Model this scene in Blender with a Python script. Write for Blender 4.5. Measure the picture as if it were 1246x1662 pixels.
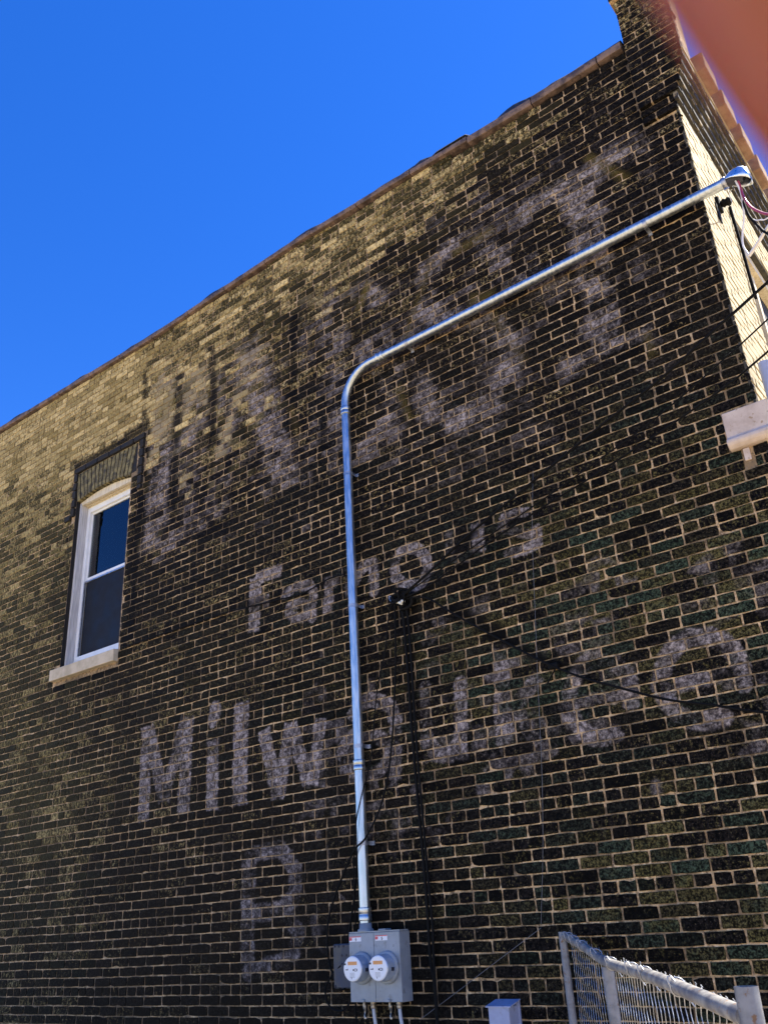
import bpy, bmesh, math, random
import numpy as np
from mathutils import Vector, Matrix

for o in list(bpy.data.objects):
    bpy.data.objects.remove(o)
SC = bpy.context.scene
COL = SC.collection
R = math.radians
random.seed(11)
NP = np.random.RandomState(5)

# ------------------------------------------------------------ camera
CAM_R = Vector((0.7846551243, 0.6178161025, -0.0511820217))
CAM_U = Vector((0.2981239642, -0.3036631706, 0.9049368932))
CAM_F = Vector((-0.5435424895, 0.7253219577, 0.4224566485))
CAM_P = Vector((0.0, -5.0968, 1.55))
cd = bpy.data.cameras.new('camera')
cam = bpy.data.objects.new('camera', cd)
COL.objects.link(cam)
cam.matrix_world = Matrix(((CAM_R.x, CAM_U.x, -CAM_F.x, CAM_P.x),
                           (CAM_R.y, CAM_U.y, -CAM_F.y, CAM_P.y),
                           (CAM_R.z, CAM_U.z, -CAM_F.z, CAM_P.z),
                           (0, 0, 0, 1)))
cd.sensor_fit = 'VERTICAL'
cd.lens = 4.25
cd.sensor_height = 4.25 * 1662 / 1458.27
cd.clip_start = 0.004
cd.clip_end = 2000
cd.dof.use_dof = True
cd.dof.focus_distance = 6.5
cd.dof.aperture_fstop = 2.5
SC.camera = cam

# ------------------------------------------------------------ light
SUN_EL = 56.0
SUN_AZ = 49.0          # degrees from +X towards +Y (behind the wall's plane)
W = bpy.data.worlds.new('World')
SC.world = W
W.use_nodes = True
nt = W.node_tree
bg = nt.nodes['Background']
sky = nt.nodes.new('ShaderNodeTexSky')
sky.sky_type = 'NISHITA'
sky.sun_disc = False
sky.sun_elevation = R(SUN_EL)
sky.sun_rotation = R(90 - SUN_AZ)
sky.altitude = 1500
sky.air_density = 0.9
sky.dust_density = 0.15
sky.ozone_density = 3.5
hs = nt.nodes.new('ShaderNodeHueSaturation')
hs.inputs['Saturation'].default_value = 1.32
hs.inputs['Hue'].default_value = 0.5165
hs.inputs['Value'].default_value = 1.0
nt.links.new(sky.outputs[0], hs.inputs['Color'])
nt.links.new(hs.outputs[0], bg.inputs['Color'])
bg.inputs['Strength'].default_value = 0.117
sd = bpy.data.lights.new('sun', 'SUN')
sd.energy = 5.0
sd.angle = R(0.53)
sd.color = (1.0, 0.94, 0.82)
sun = bpy.data.objects.new('sun', sd)
COL.objects.link(sun)
sv = Vector((math.cos(R(SUN_AZ)) * math.cos(R(SUN_EL)), math.sin(R(SUN_AZ)) * math.cos(R(SUN_EL)), math.sin(R(SUN_EL))))
sun.rotation_euler = sv.to_track_quat('Z', 'Y').to_euler()
sun.location = (20, 20, 30)
SC.view_settings.view_transform = 'Standard'
SC.view_settings.look = 'None'
SC.view_settings.gamma = 1.0
SC.view_settings.use_curve_mapping = False
SC.view_settings.exposure = 1.55

# ------------------------------------------------------------ helpers
def prop(o, label=None, cat=None, group=None, kind=None):
    if label: o['label'] = label
    if cat: o['category'] = cat
    if group: o['group'] = group
    if kind: o['kind'] = kind
    return o

def empty(name, loc=(0, 0, 0)):
    o = bpy.data.objects.new(name, None)
    o.location = loc
    o.empty_display_size = 0.1
    COL.objects.link(o)
    return o

class MB:
    """collects faces in world coordinates"""
    def __init__(s):
        s.v = []; s.f = []; s.m = []; s.sm = []
    def add(s, vs, fs, mi=0, smooth=False):
        b = len(s.v)
        s.v += [tuple(v) for v in vs]
        s.f += [tuple(i + b for i in f) for f in fs]
        s.m += [mi] * len(fs)
        s.sm += [smooth] * len(fs)
        return s
    def box(s, x0, x1, y0, y1, z0, z1, mi=0, ch=0.0):
        if ch:
            return s.cbox(x0, x1, y0, y1, z0, z1, ch, mi)
        vs = [(x, y, z) for x in (x0, x1) for y in (y0, y1) for z in (z0, z1)]
        return s.add(vs, [(0, 1, 3, 2), (4, 6, 7, 5), (0, 4, 5, 1), (2, 3, 7, 6), (0, 2, 6, 4), (1, 5, 7, 3)], mi)
    def cbox(s, x0, x1, y0, y1, z0, z1, c, mi=0):
        bm = bmesh.new()
        bmesh.ops.create_cube(bm, size=1)
        for v in bm.verts:
            v.co = Vector((x0 if v.co.x < 0 else x1, y0 if v.co.y < 0 else y1, z0 if v.co.z < 0 else z1))
        bmesh.ops.bevel(bm, geom=list(bm.edges), offset=c, segments=2, profile=0.5, affect='EDGES')
        bm.verts.index_update()
        s.add([v.co[:] for v in bm.verts], [[v.index for v in f.verts] for f in bm.faces], mi)
        bm.free()
        return s
    def tube(s, pts, r, n=8, mi=0, cap=True, smooth=True):
        P = [Vector(p) for p in pts]
        rr = r if hasattr(r, '__len__') else [r] * len(P)
        T = []
        for i in range(len(P)):
            a = P[max(i - 1, 0)]; b = P[min(i + 1, len(P) - 1)]
            T.append((b - a).normalized())
        up = Vector((0, 0, 1)) if abs(T[0].z) < 0.9 else Vector((0, 1, 0))
        nrm = (up - T[0] * up.dot(T[0])).normalized()
        vs = []
        for i, p in enumerate(P):
            nrm = (nrm - T[i] * nrm.dot(T[i])).normalized()
            bn = T[i].cross(nrm)
            for k in range(n):
                a = 2 * math.pi * k / n
                vs.append(p + (nrm * math.cos(a) + bn * math.sin(a)) * rr[i])
        fs = []
        for i in range(len(P) - 1):
            for k in range(n):
                fs.append((i * n + k, i * n + (k + 1) % n, (i + 1) * n + (k + 1) % n, (i + 1) * n + k))
        s.add(vs, fs, mi, smooth)
        if cap:
            s.add(vs[:n], [tuple(reversed(range(n)))], mi)
            s.add(vs[-n:], [tuple(range(n))], mi)
        return s
    def lathe(s, c, axis, prof, n=24, mi=0, smooth=True):
        """prof: (distance along axis, radius)"""
        ax = Vector(axis).normalized()
        u = ax.orthogonal().normalized(); w = ax.cross(u)
        vs = []; c = Vector(c)
        for d, r in prof:
            for k in range(n):
                a = 2 * math.pi * k / n
                vs.append(c + ax * d + (u * math.cos(a) + w * math.sin(a)) * r)
        fs = []
        for i in range(len(prof) - 1):
            for k in range(n):
                fs.append((i * n + k, i * n + (k + 1) % n, (i + 1) * n + (k + 1) % n, (i + 1) * n + k))
        s.add(vs, fs, mi, smooth)
        s.add(vs[:n], [tuple(reversed(range(n)))], mi)
        s.add(vs[-n:], [tuple(range(n))], mi)
        return s
    def extrude(s, prof, a, b, axis='x', mi=0):
        """closed profile in the other two coordinates, swept from a to b"""
        n = len(prof)
        def P(t, p):
            return (t, p[0], p[1]) if axis == 'x' else ((p[0], t, p[1]) if axis == 'y' else (p[0], p[1], t))
        vs = [P(a, p) for p in prof] + [P(b, p) for p in prof]
        fs = [(i, (i + 1) % n, n + (i + 1) % n, n + i) for i in range(n)] + [tuple(reversed(range(n))), tuple(range(n, 2 * n))]
        return s.add(vs, fs, mi)
    def mesh(s, name, mats, fix=True):
        me = bpy.data.meshes.new(name)
        me.from_pydata(s.v, [], s.f)
        for m in (mats if isinstance(mats, (list, tuple)) else [mats]):
            me.materials.append(m)
        me.polygons.foreach_set('material_index', s.m)
        me.polygons.foreach_set('use_smooth', s.sm)
        me.update()
        if fix:
            bm = bmesh.new(); bm.from_mesh(me)
            bmesh.ops.recalc_face_normals(bm, faces=bm.faces)
            bm.to_mesh(me); bm.free()
        return me
    def build(s, name, mats, parent=None, fix=True, bevel=0):
        o = bpy.data.objects.new(name, s.mesh(name, mats, fix))
        COL.objects.link(o)
        if parent:
            o.parent = parent
            o.matrix_parent_inverse = Matrix.Translation(-chain_loc(parent))
        if bevel:
            m = o.modifiers.new('bevel', 'BEVEL'); m.width = bevel; m.segments = 2; m.limit_method = 'ANGLE'
        return o

def chain_loc(p):
    v = Vector((0, 0, 0))
    while p:
        v += p.location
        if p.parent:
            v += p.matrix_parent_inverse.translation
        p = p.parent
    return v

def smooth(pts, k=6):
    P = [Vector(p) for p in pts]
    if len(P) < 3: return P
    out = []
    Q = [P[0] * 2 - P[1]] + P + [P[-1] * 2 - P[-2]]
    for i in range(1, len(Q) - 2):
        for j in range(k):
            t = j / k
            a, b, c, d = Q[i - 1], Q[i], Q[i + 1], Q[i + 2]
            out.append(0.5 * ((2 * b) + (c - a) * t + (2 * a - 5 * b + 4 * c - d) * t * t + (3 * b - a - 3 * c + d) * t ** 3))
    out.append(P[-1])
    return out

# ------------------------------------------------------------ materials
class N:
    def __init__(s, name):
        s.mat = bpy.data.materials.new(name)
        s.mat.use_nodes = True
        s.t = s.mat.node_tree
        s.b = s.t.nodes['Principled BSDF']
        s.out = s.t.nodes['Material Output']
    def n(s, kind, **kw):
        nd = s.t.nodes.new('ShaderNode' + kind)
        for k, v in kw.items(): setattr(nd, k, v)
        return nd
    def l(s, a, b): s.t.links.new(a, b)
    def inp(s, sock, v):
        if hasattr(v, 'links') or isinstance(v, bpy.types.NodeSocket): s.l(v, sock)
        else: sock.default_value = v
    def math(s, op, a, b=0.0, c=0.0, clamp=False):
        m = s.n('Math', operation=op, use_clamp=clamp)
        s.inp(m.inputs[0], a); s.inp(m.inputs[1], b); s.inp(m.inputs[2], c)
        return m.outputs[0]
    def mix(s, f, a, b, blend='MIX'):
        m = s.n('Mix', data_type='RGBA', blend_type=blend)
        m.clamp_factor = True
        s.inp(m.inputs[0], f)
        s.inp(m.inputs[6], a if not isinstance(a, tuple) else (*a, 1)); s.inp(m.inputs[7], b if not isinstance(b, tuple) else (*b, 1))
        return m.outputs[2]
    def noise(s, scale, det=4, rough=0.55, vec=None, dist=0.0, col=False):
        m = s.n('TexNoise')
        m.inputs['Scale'].default_value = scale; m.inputs['Detail'].default_value = det
        m.inputs['Roughness'].default_value = rough; m.inputs['Distortion'].default_value = dist
        if vec is not None: s.l(vec, m.inputs['Vector'])
        return m.outputs['Color' if col else 'Fac']
    def step(s, v, lo, hi, a=0.0, b=1.0):
        m = s.n('MapRange', interpolation_type='SMOOTHSTEP')
        s.inp(m.inputs['Value'], v)
        s.inp(m.inputs['From Min'], lo); s.inp(m.inputs['From Max'], hi)
        s.inp(m.inputs['To Min'], a); s.inp(m.inputs['To Max'], b)
        return m.outputs[0]
    def pos(s):
        return s.n('NewGeometry').outputs['Position']
    def objv(s):
        return s.n('TexCoord').outputs['Object']
    def stretch(s, vec, sx, sy, sz):
        m = s.n('Mapping'); s.l(vec, m.inputs[0]); m.inputs['Scale'].default_value = (sx, sy, sz)
        return m.outputs[0]
    def bump(s, h, dist=0.002, strength=0.6):
        b = s.n('Bump'); b.inputs['Distance'].default_value = dist; b.inputs['Strength'].default_value = strength
        s.l(h, b.inputs['Height']); s.l(b.outputs[0], s.b.inputs['Normal'])
    def done(s, col=None, rough=None, metal=None):
        if col is not None: s.inp(s.b.inputs['Base Color'], col if not isinstance(col, tuple) else (*col, 1))
        if rough is not None: s.inp(s.b.inputs['Roughness'], rough)
        if metal is not None: s.inp(s.b.inputs['Metallic'], metal)
        return s.mat

def worn(name, a, b, rough=0.6, metal=0.0, scale=8, spots=None, bump=0.0, var=0.15, stretch=None):
    m = N(name)
    p = m.pos()
    if stretch: p = m.stretch(p, *stretch)
    n1 = m.noise(scale, 6, 0.6, p)
    c = m.mix(m.step(n1, 0.35, 0.65), a, b)
    if spots:
        c = m.mix(m.step(m.noise(scale * 3.1, 5, 0.65, p), 0.58, 0.68), c, spots)
    r = m.step(n1, 0.3, 0.7, max(rough - var, 0.04), min(rough + var, 1))
    if bump: m.bump(m.noise(scale * 6, 5, 0.6, p), bump, 0.7)
    return m.done(c, r, metal)

# ------------------------------------------------------------ survey of the wall: faded paint and soot, in wall metres
PAINT, YELLOW, TONES, CREAM = [[[[[-6.6,3.31],[-6.57,2.5]],0.123,0.8],[[[-6.58,3.3],[-6.31,2.64]],0.121,0.7],[[[-6.31,2.64],[-6.07,3.32]],0.117,0.8],[[[-6.05,3.31],[-6.06,2.51]],0.13,0.9],[[[-5.7,3.31],[-5.7,3.26],[-5.73,3.22]],0.113,1],[[[-5.72,3.05],[-5.71,2.49]],0.115,0.9],[[[-5.39,3.3],[-5.4,2.5]],0.142,1],[[[-5.13,3.04],[-4.98,2.5]],0.112,0.9],[[[-4.98,2.5],[-4.84,3.04]],0.109,0.9],[[[-4.84,3.04],[-4.66,2.57]],0.112,0.9],[[[-4.63,2.55],[-4.53,3.03]],0.104,0.9],[[[-4.22,3.0],[-4.18,3.04],[-4.12,3.06],[-4.04,3.07],[-3.96,3.05],[-3.89,3.01],[-3.85,2.96],[-3.84,2.92]],0.097,0.7],[[[-3.82,2.96],[-3.86,2.48]],0.092,0.55],[[[-3.9,2.67],[-3.92,2.73],[-3.96,2.78],[-4.03,2.82],[-4.12,2.85],[-4.2,2.85],[-4.28,2.82],[-4.32,2.77],[-4.33,2.71],[-4.3,2.65],[-4.25,2.6],[-4.17,2.56],[-4.08,2.55],[-4.0,2.56],[-3.94,2.6],[-3.91,2.64]],0.087,0.55],[[[-3.55,3.07],[-3.57,2.7],[-3.5,2.61],[-3.39,2.59],[-3.3,2.66],[-3.26,3.04]],0.097,0.65],[[[-3.3,2.66],[-3.3,2.53]],0.082,0.5],[[[-2.92,3.22],[-2.98,2.57]],0.109,0.66],[[[-2.66,2.98],[-2.91,2.78]],0.094,0.55],[[[-2.86,2.8],[-2.73,2.54]],0.092,0.5],[[[-2.08,2.7],[-2.08,2.77],[-2.08,2.83],[-2.1,2.89],[-2.14,2.94],[-2.18,2.98],[-2.24,3.0],[-2.3,3.0],[-2.35,2.98],[-2.4,2.94],[-2.44,2.89],[-2.47,2.83],[-2.48,2.76],[-2.48,2.69],[-2.45,2.63],[-2.42,2.58],[-2.37,2.54],[-2.32,2.52],[-2.27,2.52],[-2.21,2.53]],0.096,0.68],[[[-2.47,2.76],[-2.08,2.76]],0.076,0.55],[[[-1.43,2.68],[-1.42,2.75],[-1.43,2.82],[-1.45,2.88],[-1.49,2.93],[-1.54,2.97],[-1.6,2.99],[-1.67,3.0],[-1.74,2.98],[-1.79,2.94],[-1.84,2.89],[-1.87,2.83],[-1.89,2.76],[-1.88,2.69],[-1.86,2.63],[-1.82,2.58],[-1.76,2.54],[-1.7,2.52],[-1.64,2.51],[-1.58,2.52]],0.095,0.68],[[[-1.86,2.74],[-1.43,2.75]],0.076,0.55],[[[-5.24,4.36],[-5.26,3.87]],0.114,1],[[[-5.24,4.35],[-4.93,4.34]],0.099,0.95],[[[-5.25,4.12],[-5.08,4.11]],0.092,0.7],[[[-4.89,4.11],[-4.77,4.15],[-4.62,4.12],[-4.58,4.05],[-4.6,3.84]],0.08,0.9],[[[-4.64,3.91],[-4.66,3.95],[-4.72,3.99],[-4.79,4.0],[-4.84,3.98],[-4.85,3.94],[-4.81,3.9],[-4.74,3.87],[-4.67,3.87],[-4.64,3.9]],0.086,0.9],[[[-4.4,4.14],[-4.43,3.83]],0.088,0.65],[[[-4.36,4.05],[-4.29,4.14],[-4.2,4.09],[-4.21,3.83]],0.076,0.5],[[[-4.14,4.02],[-4.06,4.12],[-3.96,4.12],[-3.96,3.89]],0.084,0.85],[[[-3.45,3.94],[-3.46,4.0],[-3.48,4.05],[-3.52,4.1],[-3.57,4.13],[-3.63,4.14],[-3.68,4.14],[-3.72,4.11],[-3.75,4.07],[-3.76,4.02],[-3.75,3.96],[-3.72,3.91],[-3.67,3.87],[-3.62,3.84],[-3.57,3.83],[-3.52,3.84],[-3.48,3.88],[-3.46,3.92]],0.079,1.1],[[[-3.0,4.16],[-3.01,3.92]],0.093,0.95],[[[-3.25,4.15],[-3.25,3.99],[-3.19,3.93],[-3.08,3.92],[-3.01,3.98]],0.069,0.5],[[[-2.81,4.06],[-2.78,4.12],[-2.7,4.13],[-2.61,4.11]],0.065,1],[[[-2.78,4.03],[-2.66,3.97],[-2.56,3.92]],0.06,0.5],[[[-2.55,3.96],[-2.56,3.86],[-2.66,3.84],[-2.79,3.86]],0.068,0.8],[[[-2.53,3.41],[-2.27,3.47]],0.068,0.3],[[[-2.23,3.6],[-2.05,3.62]],0.066,0.25],[[[-3.14,3.5],[-2.99,3.53]],0.075,0.35],[[[-3.46,3.51],[-3.35,3.52]],0.069,0.45],[[[-5.28,2.12],[-5.29,1.39]],0.134,0.45],[[[-5.28,2.13],[-4.95,2.14],[-4.8,1.98],[-4.81,1.81],[-4.95,1.72],[-5.28,1.72]],0.108,0.5],[[[-4.95,1.72],[-4.78,1.57],[-4.84,1.4],[-5.28,1.33]],0.104,0.4],[[[-4.34,1.58],[-4.34,1.65],[-4.36,1.71],[-4.4,1.75],[-4.46,1.78],[-4.52,1.77],[-4.57,1.74],[-4.61,1.68],[-4.62,1.62],[-4.61,1.55],[-4.58,1.5],[-4.53,1.46],[-4.47,1.46],[-4.41,1.47]],0.079,0.3],[[[-4.6,1.6],[-4.34,1.62]],0.064,0.26],[[[-4.18,1.68],[-4.15,1.6]],0.066,0.2],[[[-6.67,7.11],[-6.59,4.97]],0.323,0.5],[[[-6.64,7.05],[-6.32,6.77],[-6.3,6.44],[-6.63,6.43]],0.275,0.6],[[[-6.52,6.02],[-6.2,5.47],[-6.21,4.99],[-6.57,4.96]],0.251,0.4],[[[-5.96,7.02],[-5.79,6.11]],0.29,0.48],[[[-5.65,5.56],[-5.76,4.85]],0.228,0.36],[[[-6.01,6.56],[-6.24,5.8]],0.187,0.24],[[[-5.27,6.8],[-5.01,5.79]],0.261,0.44],[[[-5.01,5.79],[-5.2,4.74]],0.215,0.32],[[[-4.82,5.37],[-4.62,4.62]],0.172,0.28],[[[-5.35,6.62],[-4.76,4.89]],0.175,0.28],[[[-4.76,4.89],[-4.16,6.53]],0.175,0.34],[[[-4.42,6.77],[-4.16,5.14]],0.188,0.32],[[[-4.4,6.79],[-3.64,6.53]],0.179,0.24],[[[-3.72,6.7],[-3.66,4.85]],0.196,0.36],[[[-3.57,6.56],[-3.32,5.04]],0.119,0.2],[[[-3.32,6.05],[-3.27,6.11],[-3.21,6.16],[-3.14,6.18],[-3.07,6.2],[-3.0,6.19],[-2.92,6.17],[-2.85,6.14],[-2.78,6.08],[-2.71,6.02],[-2.65,5.95],[-2.6,5.86],[-2.56,5.78],[-2.53,5.68],[-2.51,5.59],[-2.49,5.49],[-2.49,5.4],[-2.5,5.31],[-2.52,5.23],[-2.55,5.15],[-2.59,5.09],[-2.63,5.03],[-2.68,4.99],[-2.74,4.96],[-2.81,4.94],[-2.87,4.94],[-2.94,4.95],[-3.01,4.97],[-3.08,5.01],[-3.15,5.06]],0.182,0.34],[[[-3.4,5.54],[-3.39,5.46],[-3.36,5.39],[-3.33,5.32],[-3.3,5.25],[-3.26,5.18],[-3.21,5.13],[-3.16,5.08],[-3.12,5.03],[-3.06,5.0],[-3.01,4.97],[-2.96,4.95],[-2.9,4.94],[-2.85,4.94],[-2.8,4.94],[-2.75,4.96],[-2.71,4.98],[-2.66,5.01],[-2.62,5.04],[-2.59,5.08]],0.213,0.44],[[[-1.72,6.54],[-1.89,5.06]],0.168,0.4],[[[-1.72,6.74],[-1.34,6.7],[-1.28,6.39]],0.136,0.32],[[[-2.32,6.74],[-1.99,6.72],[-1.83,6.42]],0.136,0.2],[[[-2.29,5.36],[-2.34,4.36]],0.103,0.16],[[[-3.94,4.95],[-2.3,4.64]],0.157,0.24],[[[-3.71,4.65],[-2.71,4.55]],0.126,0.24],[[[-1.44,5.62],[-1.4,5.13]],0.103,0.16],[[[-3.29,5.37],[-2.64,5.09]],0.161,0.24],[[[-6.64,6.98],[-6.64,5.02]],0.33,0.69],[[[-6.64,6.86],[-6.3,6.86],[-6.08,6.72],[-6.02,6.45],[-6.1,6.2],[-6.3,6.08],[-6.62,6.06]],0.22,0.67],[[[-6.92,5.1],[-6.3,5.1]],0.15,0.56],[[[-6.9,6.92],[-6.5,6.92]],0.14,0.45],[[[-5.4,6.86],[-5.86,5.1]],0.2,0.5],[[[-5.4,6.86],[-4.86,5.1]],0.32,0.65],[[[-5.62,5.66],[-5.05,5.66]],0.17,0.47],[[[-6.08,5.1],[-5.62,5.1]],0.16,0.56],[[[-5.2,5.1],[-4.58,5.1]],0.16,0.56],[[[-5.6,6.8],[-5.3,6.8]],0.14,0.39],[[[-4.27,6.78],[-4.27,5.06]],0.28,0.47],[[[-4.25,6.72],[-3.92,6.72],[-3.74,6.55],[-3.74,6.28],[-3.9,6.08],[-4.25,6.04]],0.2,0.56],[[[-4.25,6.0],[-3.85,5.95],[-3.66,5.7],[-3.68,5.35],[-3.85,5.15],[-4.25,5.12]],0.24,0.54],[[[-2.55,6.3],[-2.72,6.6],[-3.0,6.68],[-3.25,6.5],[-3.28,6.2],[-3.1,6.0],[-2.8,5.85],[-2.58,5.6],[-2.58,5.3],[-2.78,5.07],[-3.08,5.04],[-3.32,5.25],[-3.36,5.45]],0.22,0.62],[[[-1.8,6.62],[-1.84,5.08]],0.27,0.67],[[[-2.34,6.64],[-1.26,6.64]],0.2,0.69],[[[-2.3,6.72],[-2.3,6.38]],0.13,0.45],[[[-1.28,6.72],[-1.28,6.36]],0.13,0.45],[[[-2.2,5.1],[-1.48,5.1]],0.17,0.65]],[[[[-3.98,6.55],[-3.85,6.79]],0.068,0.8],[[[-2.96,6.59],[-2.58,6.62]],0.07,0.6],[[[-1.71,6.81],[-1.46,6.41]],0.058,0.6],[[[-3.61,5.58],[-3.52,5.24]],0.047,0.5],[[[-3.17,6.66],[-3.53,5.96]],0.061,0.35],[[[-1.55,5.1],[-1.54,4.9]],0.042,0.4],[[[-2.86,6.05],[-2.64,5.99]],0.099,0.5],[[[-6.5,6.77],[-6.66,6.53]],0.24,0.5],[[[-2.71,5.91],[-2.46,5.28]],0.052,0.25],[[[-4.82,5.9],[-4.7,5.48]],0.071,0.2],[[[-5.88,6.64],[-5.79,6.11]],0.134,0.4],[[[-5.38,6.28],[-5.14,6.38]],0.156,0.4]],[[-9.64,7.4,0.8,0.1,0],[-8.35,7.48,0.85,0.05,0],[-7.39,7.32,0.85,0.05,0.1],[-6.99,6.59,0.7,0,0.6],[-8.51,6.96,0.85,0.1,0],[-7.55,6.82,0.8,0.1,0],[-8.88,6.27,0.5,0.3,0],[-9.42,5.81,0.44,0.35,0],[-8.68,5.22,0.34,0.4,0],[-9.15,4.62,0.34,0.4,0],[-8.24,4.76,0.24,0.35,0.1],[-8.68,3.53,0.29,0.4,0.1],[-7.6,3.36,0.24,0.35,0.1],[-8.2,2.75,0.34,0.35,0.1],[-7.48,2.62,0.27,0.3,0.1],[-8.36,2.05,0.22,0.3,0.1],[-7.62,1.75,0.2,0.3,0.2],[-8.18,1.18,0.14,0.2,0.3],[-6.7,1.26,0.05,0.0,0.6],[-5.61,1.25,0.04,0,0.6],[-6.78,1.95,0.06,0.1,0.5],[-5.64,2.01,0.06,0.1,0.4],[-7.06,2.84,0.16,0.2,0.5],[-6.64,7.3,0.5,0,0.1],[-5.86,7.4,0.5,0,0.1],[-4.97,7.39,0.52,0,0.1],[-4.24,7.43,0.52,0,0],[-3.51,7.42,0.5,0,0],[-2.84,7.42,0.42,0,0],[-2.23,7.45,0.3,0,0.1],[-1.74,7.32,0.12,0,0.1],[-1.39,7.2,0.08,0,0.1],[-1.14,6.45,0.06,0,0],[-6.3,6.68,0.28,0,0.1],[-5.39,6.57,0.2,0,0.1],[-4.58,6.74,0.16,0,0.1],[-3.49,6.78,0.08,0,0.2],[-2.53,6.88,0.06,0.05,0.2],[-1.75,6.56,0.05,0,0.2],[-6.71,5.68,0.06,0,0],[-5.78,5.36,0.05,0,0],[-4.6,5.56,0.05,0.15,0],[-4.22,4.49,0.05,0.2,0],[-3.21,6.17,0.05,0.1,0.3],[-2.72,5.34,0.05,0.2,0.2],[-2.26,4.87,0.06,0,0.1],[-1.7,5.39,0.04,0,0],[-1.3,5.18,0.05,0.1,0.2],[-1.24,4.85,0.08,0.2,0.3],[-1.86,4.46,0.07,0.5,0],[-1.51,4.1,0.08,0.6,0],[-1.24,3.59,0.1,0.8,0],[-1.63,3.51,0.12,0.9,0],[-2.18,3.9,0.08,0.7,0],[-2.83,4.44,0.05,0.3,0],[-3.4,4.13,0.04,0.3,0],[-4.98,3.84,0.12,0.4,0],[-6.14,4.24,0.14,0.3,0],[-6.54,3.75,0.16,0.3,0.1],[-5.87,3.72,0.2,0.3,0],[-4.26,3.48,0.1,0.4,0],[-3.22,3.25,0.08,0.7,0],[-2.49,3.34,0.1,0.8,0],[-1.89,3.19,0.1,0.8,0],[-1.34,3.13,0.1,0.8,0],[-2.84,2.42,0.06,0.5,0],[-2.24,2.33,0.04,0.1,0],[-1.54,2.24,0.03,0.1,0],[-1.92,2.02,0.07,0.9,0],[-1.64,1.78,0.07,1,0],[-2.32,1.84,0.06,0.9,0],[-3.12,1.97,0.05,0.7,0],[-3.7,1.95,0.04,0.4,0],[-3.18,1.49,0.03,0.3,0],[-2.38,1.52,0.04,0.6,0],[-3.66,1.23,0.02,0.1,0],[-1.89,1.35,0.04,0.7,0],[-1.68,1.16,0.03,0.5,0],[-4.67,2.23,0.04,0.1,0.3],[-4.58,1.24,0.02,0,0.3],[-6.6,4.47,0.1,0.2,0.1],[-6.94,5.08,0.05,0.0,0.3],[-7.07,3.68,0.13,0.1,0.5]],[[[[-6.77,6.67],[-6.29,6.56]],0.477,0.62],[[[-5.9,6.62],[-5.81,6.18]],0.218,0.5],[[[-5.62,6.03],[-5.18,6.33]],0.269,0.45],[[[-4.81,6.58],[-4.58,6.57]],0.223,0.4],[[[-6.7,7.08],[-6.32,6.99]],0.206,0.45],[[[-5.39,6.75],[-5.29,6.59]],0.209,0.45],[[[-3.52,7.36],[-3.11,7.33]],0.132,0.5],[[[-4.1,7.38],[-3.66,7.37]],0.185,0.5],[[[-2.86,7.56],[-2.46,7.52]],0.136,0.55],[[[-2.33,7.52],[-2.16,7.5]],0.104,0.4],[[[-5.06,7.36],[-4.33,7.29]],0.236,0.45],[[[-6.35,7.48],[-5.32,7.39]],0.252,0.45],[[[-3.59,6.24],[-3.87,6.12]],0.128,0.25],[[[-7.79,4.64],[-7.54,3.95]],0.126,0.25],[[[-9.56,7.01],[-9.02,6.98]],0.373,0.3]]]
MX0, MX1, MZ0, MZ1, RES = -11.2, -0.6, 0.4, 8.4, 0.0065
NW, NH = int((MX1 - MX0) / RES), int((MZ1 - MZ0) / RES)

def raster(strokes, soft_from, soft=0.011, soft2=0.06):
    A = np.zeros((NH, NW), np.float32)
    for i, (pts, w, a) in enumerate(strokes):
        sf = soft if i < soft_from else soft2
        for (p, q) in zip(pts[:-1], pts[1:]):
            h = w / 2 + sf
            x0, x1 = min(p[0], q[0]) - h, max(p[0], q[0]) + h
            z0, z1 = min(p[1], q[1]) - h, max(p[1], q[1]) + h
            i0, i1 = max(int((x0 - MX0) / RES), 0), min(int((x1 - MX0) / RES) + 2, NW)
            j0, j1 = max(int((z0 - MZ0) / RES), 0), min(int((z1 - MZ0) / RES) + 2, NH)
            if i1 <= i0 or j1 <= j0: continue
            X, Z = np.meshgrid(MX0 + np.arange(i0, i1) * RES, MZ0 + np.arange(j0, j1) * RES)
            dx, dz = q[0] - p[0], q[1] - p[1]
            L2 = dx * dx + dz * dz + 1e-9
            tt = ((X - p[0]) * dx + (Z - p[1]) * dz) / L2
            t = np.clip(tt, 0.0, 1.0)
            if len(pts) == 2:       # a straight brush stroke has square ends
                ln = math.sqrt(L2)
                side = np.abs((X - p[0]) * dz - (Z - p[1]) * dx) / ln
                end = np.maximum(-tt, tt - 1) * ln + w / 2
                d = np.maximum(side, end)
            else:
                d = np.hypot(X - p[0] - t * dx, Z - p[1] - t * dz)
            v = np.clip((w / 2 + sf - d) / (2 * sf), 0, 1) * a
            A[j0:j1, i0:i1] = np.maximum(A[j0:j1, i0:i1], v)
    return A

def blur_noise(cells_x, cells_z, seed):
    r = np.random.RandomState(seed)
    g = r.rand(cells_z + 2, cells_x + 2).astype(np.float32)
    x = np.linspace(0, cells_x, NW); z = np.linspace(0, cells_z, NH)
    xi = x.astype(int); zi = z.astype(int); fx = x - xi; fz = z - zi
    fx = fx * fx * (3 - 2 * fx); fz = fz * fz * (3 - 2 * fz)
    a = g[zi][:, xi] * (1 - fx) + g[zi][:, xi + 1] * fx
    b = g[zi + 1][:, xi] * (1 - fx) + g[zi + 1][:, xi + 1] * fx
    return a * (1 - fz)[:, None] + b * fz[:, None]

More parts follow.
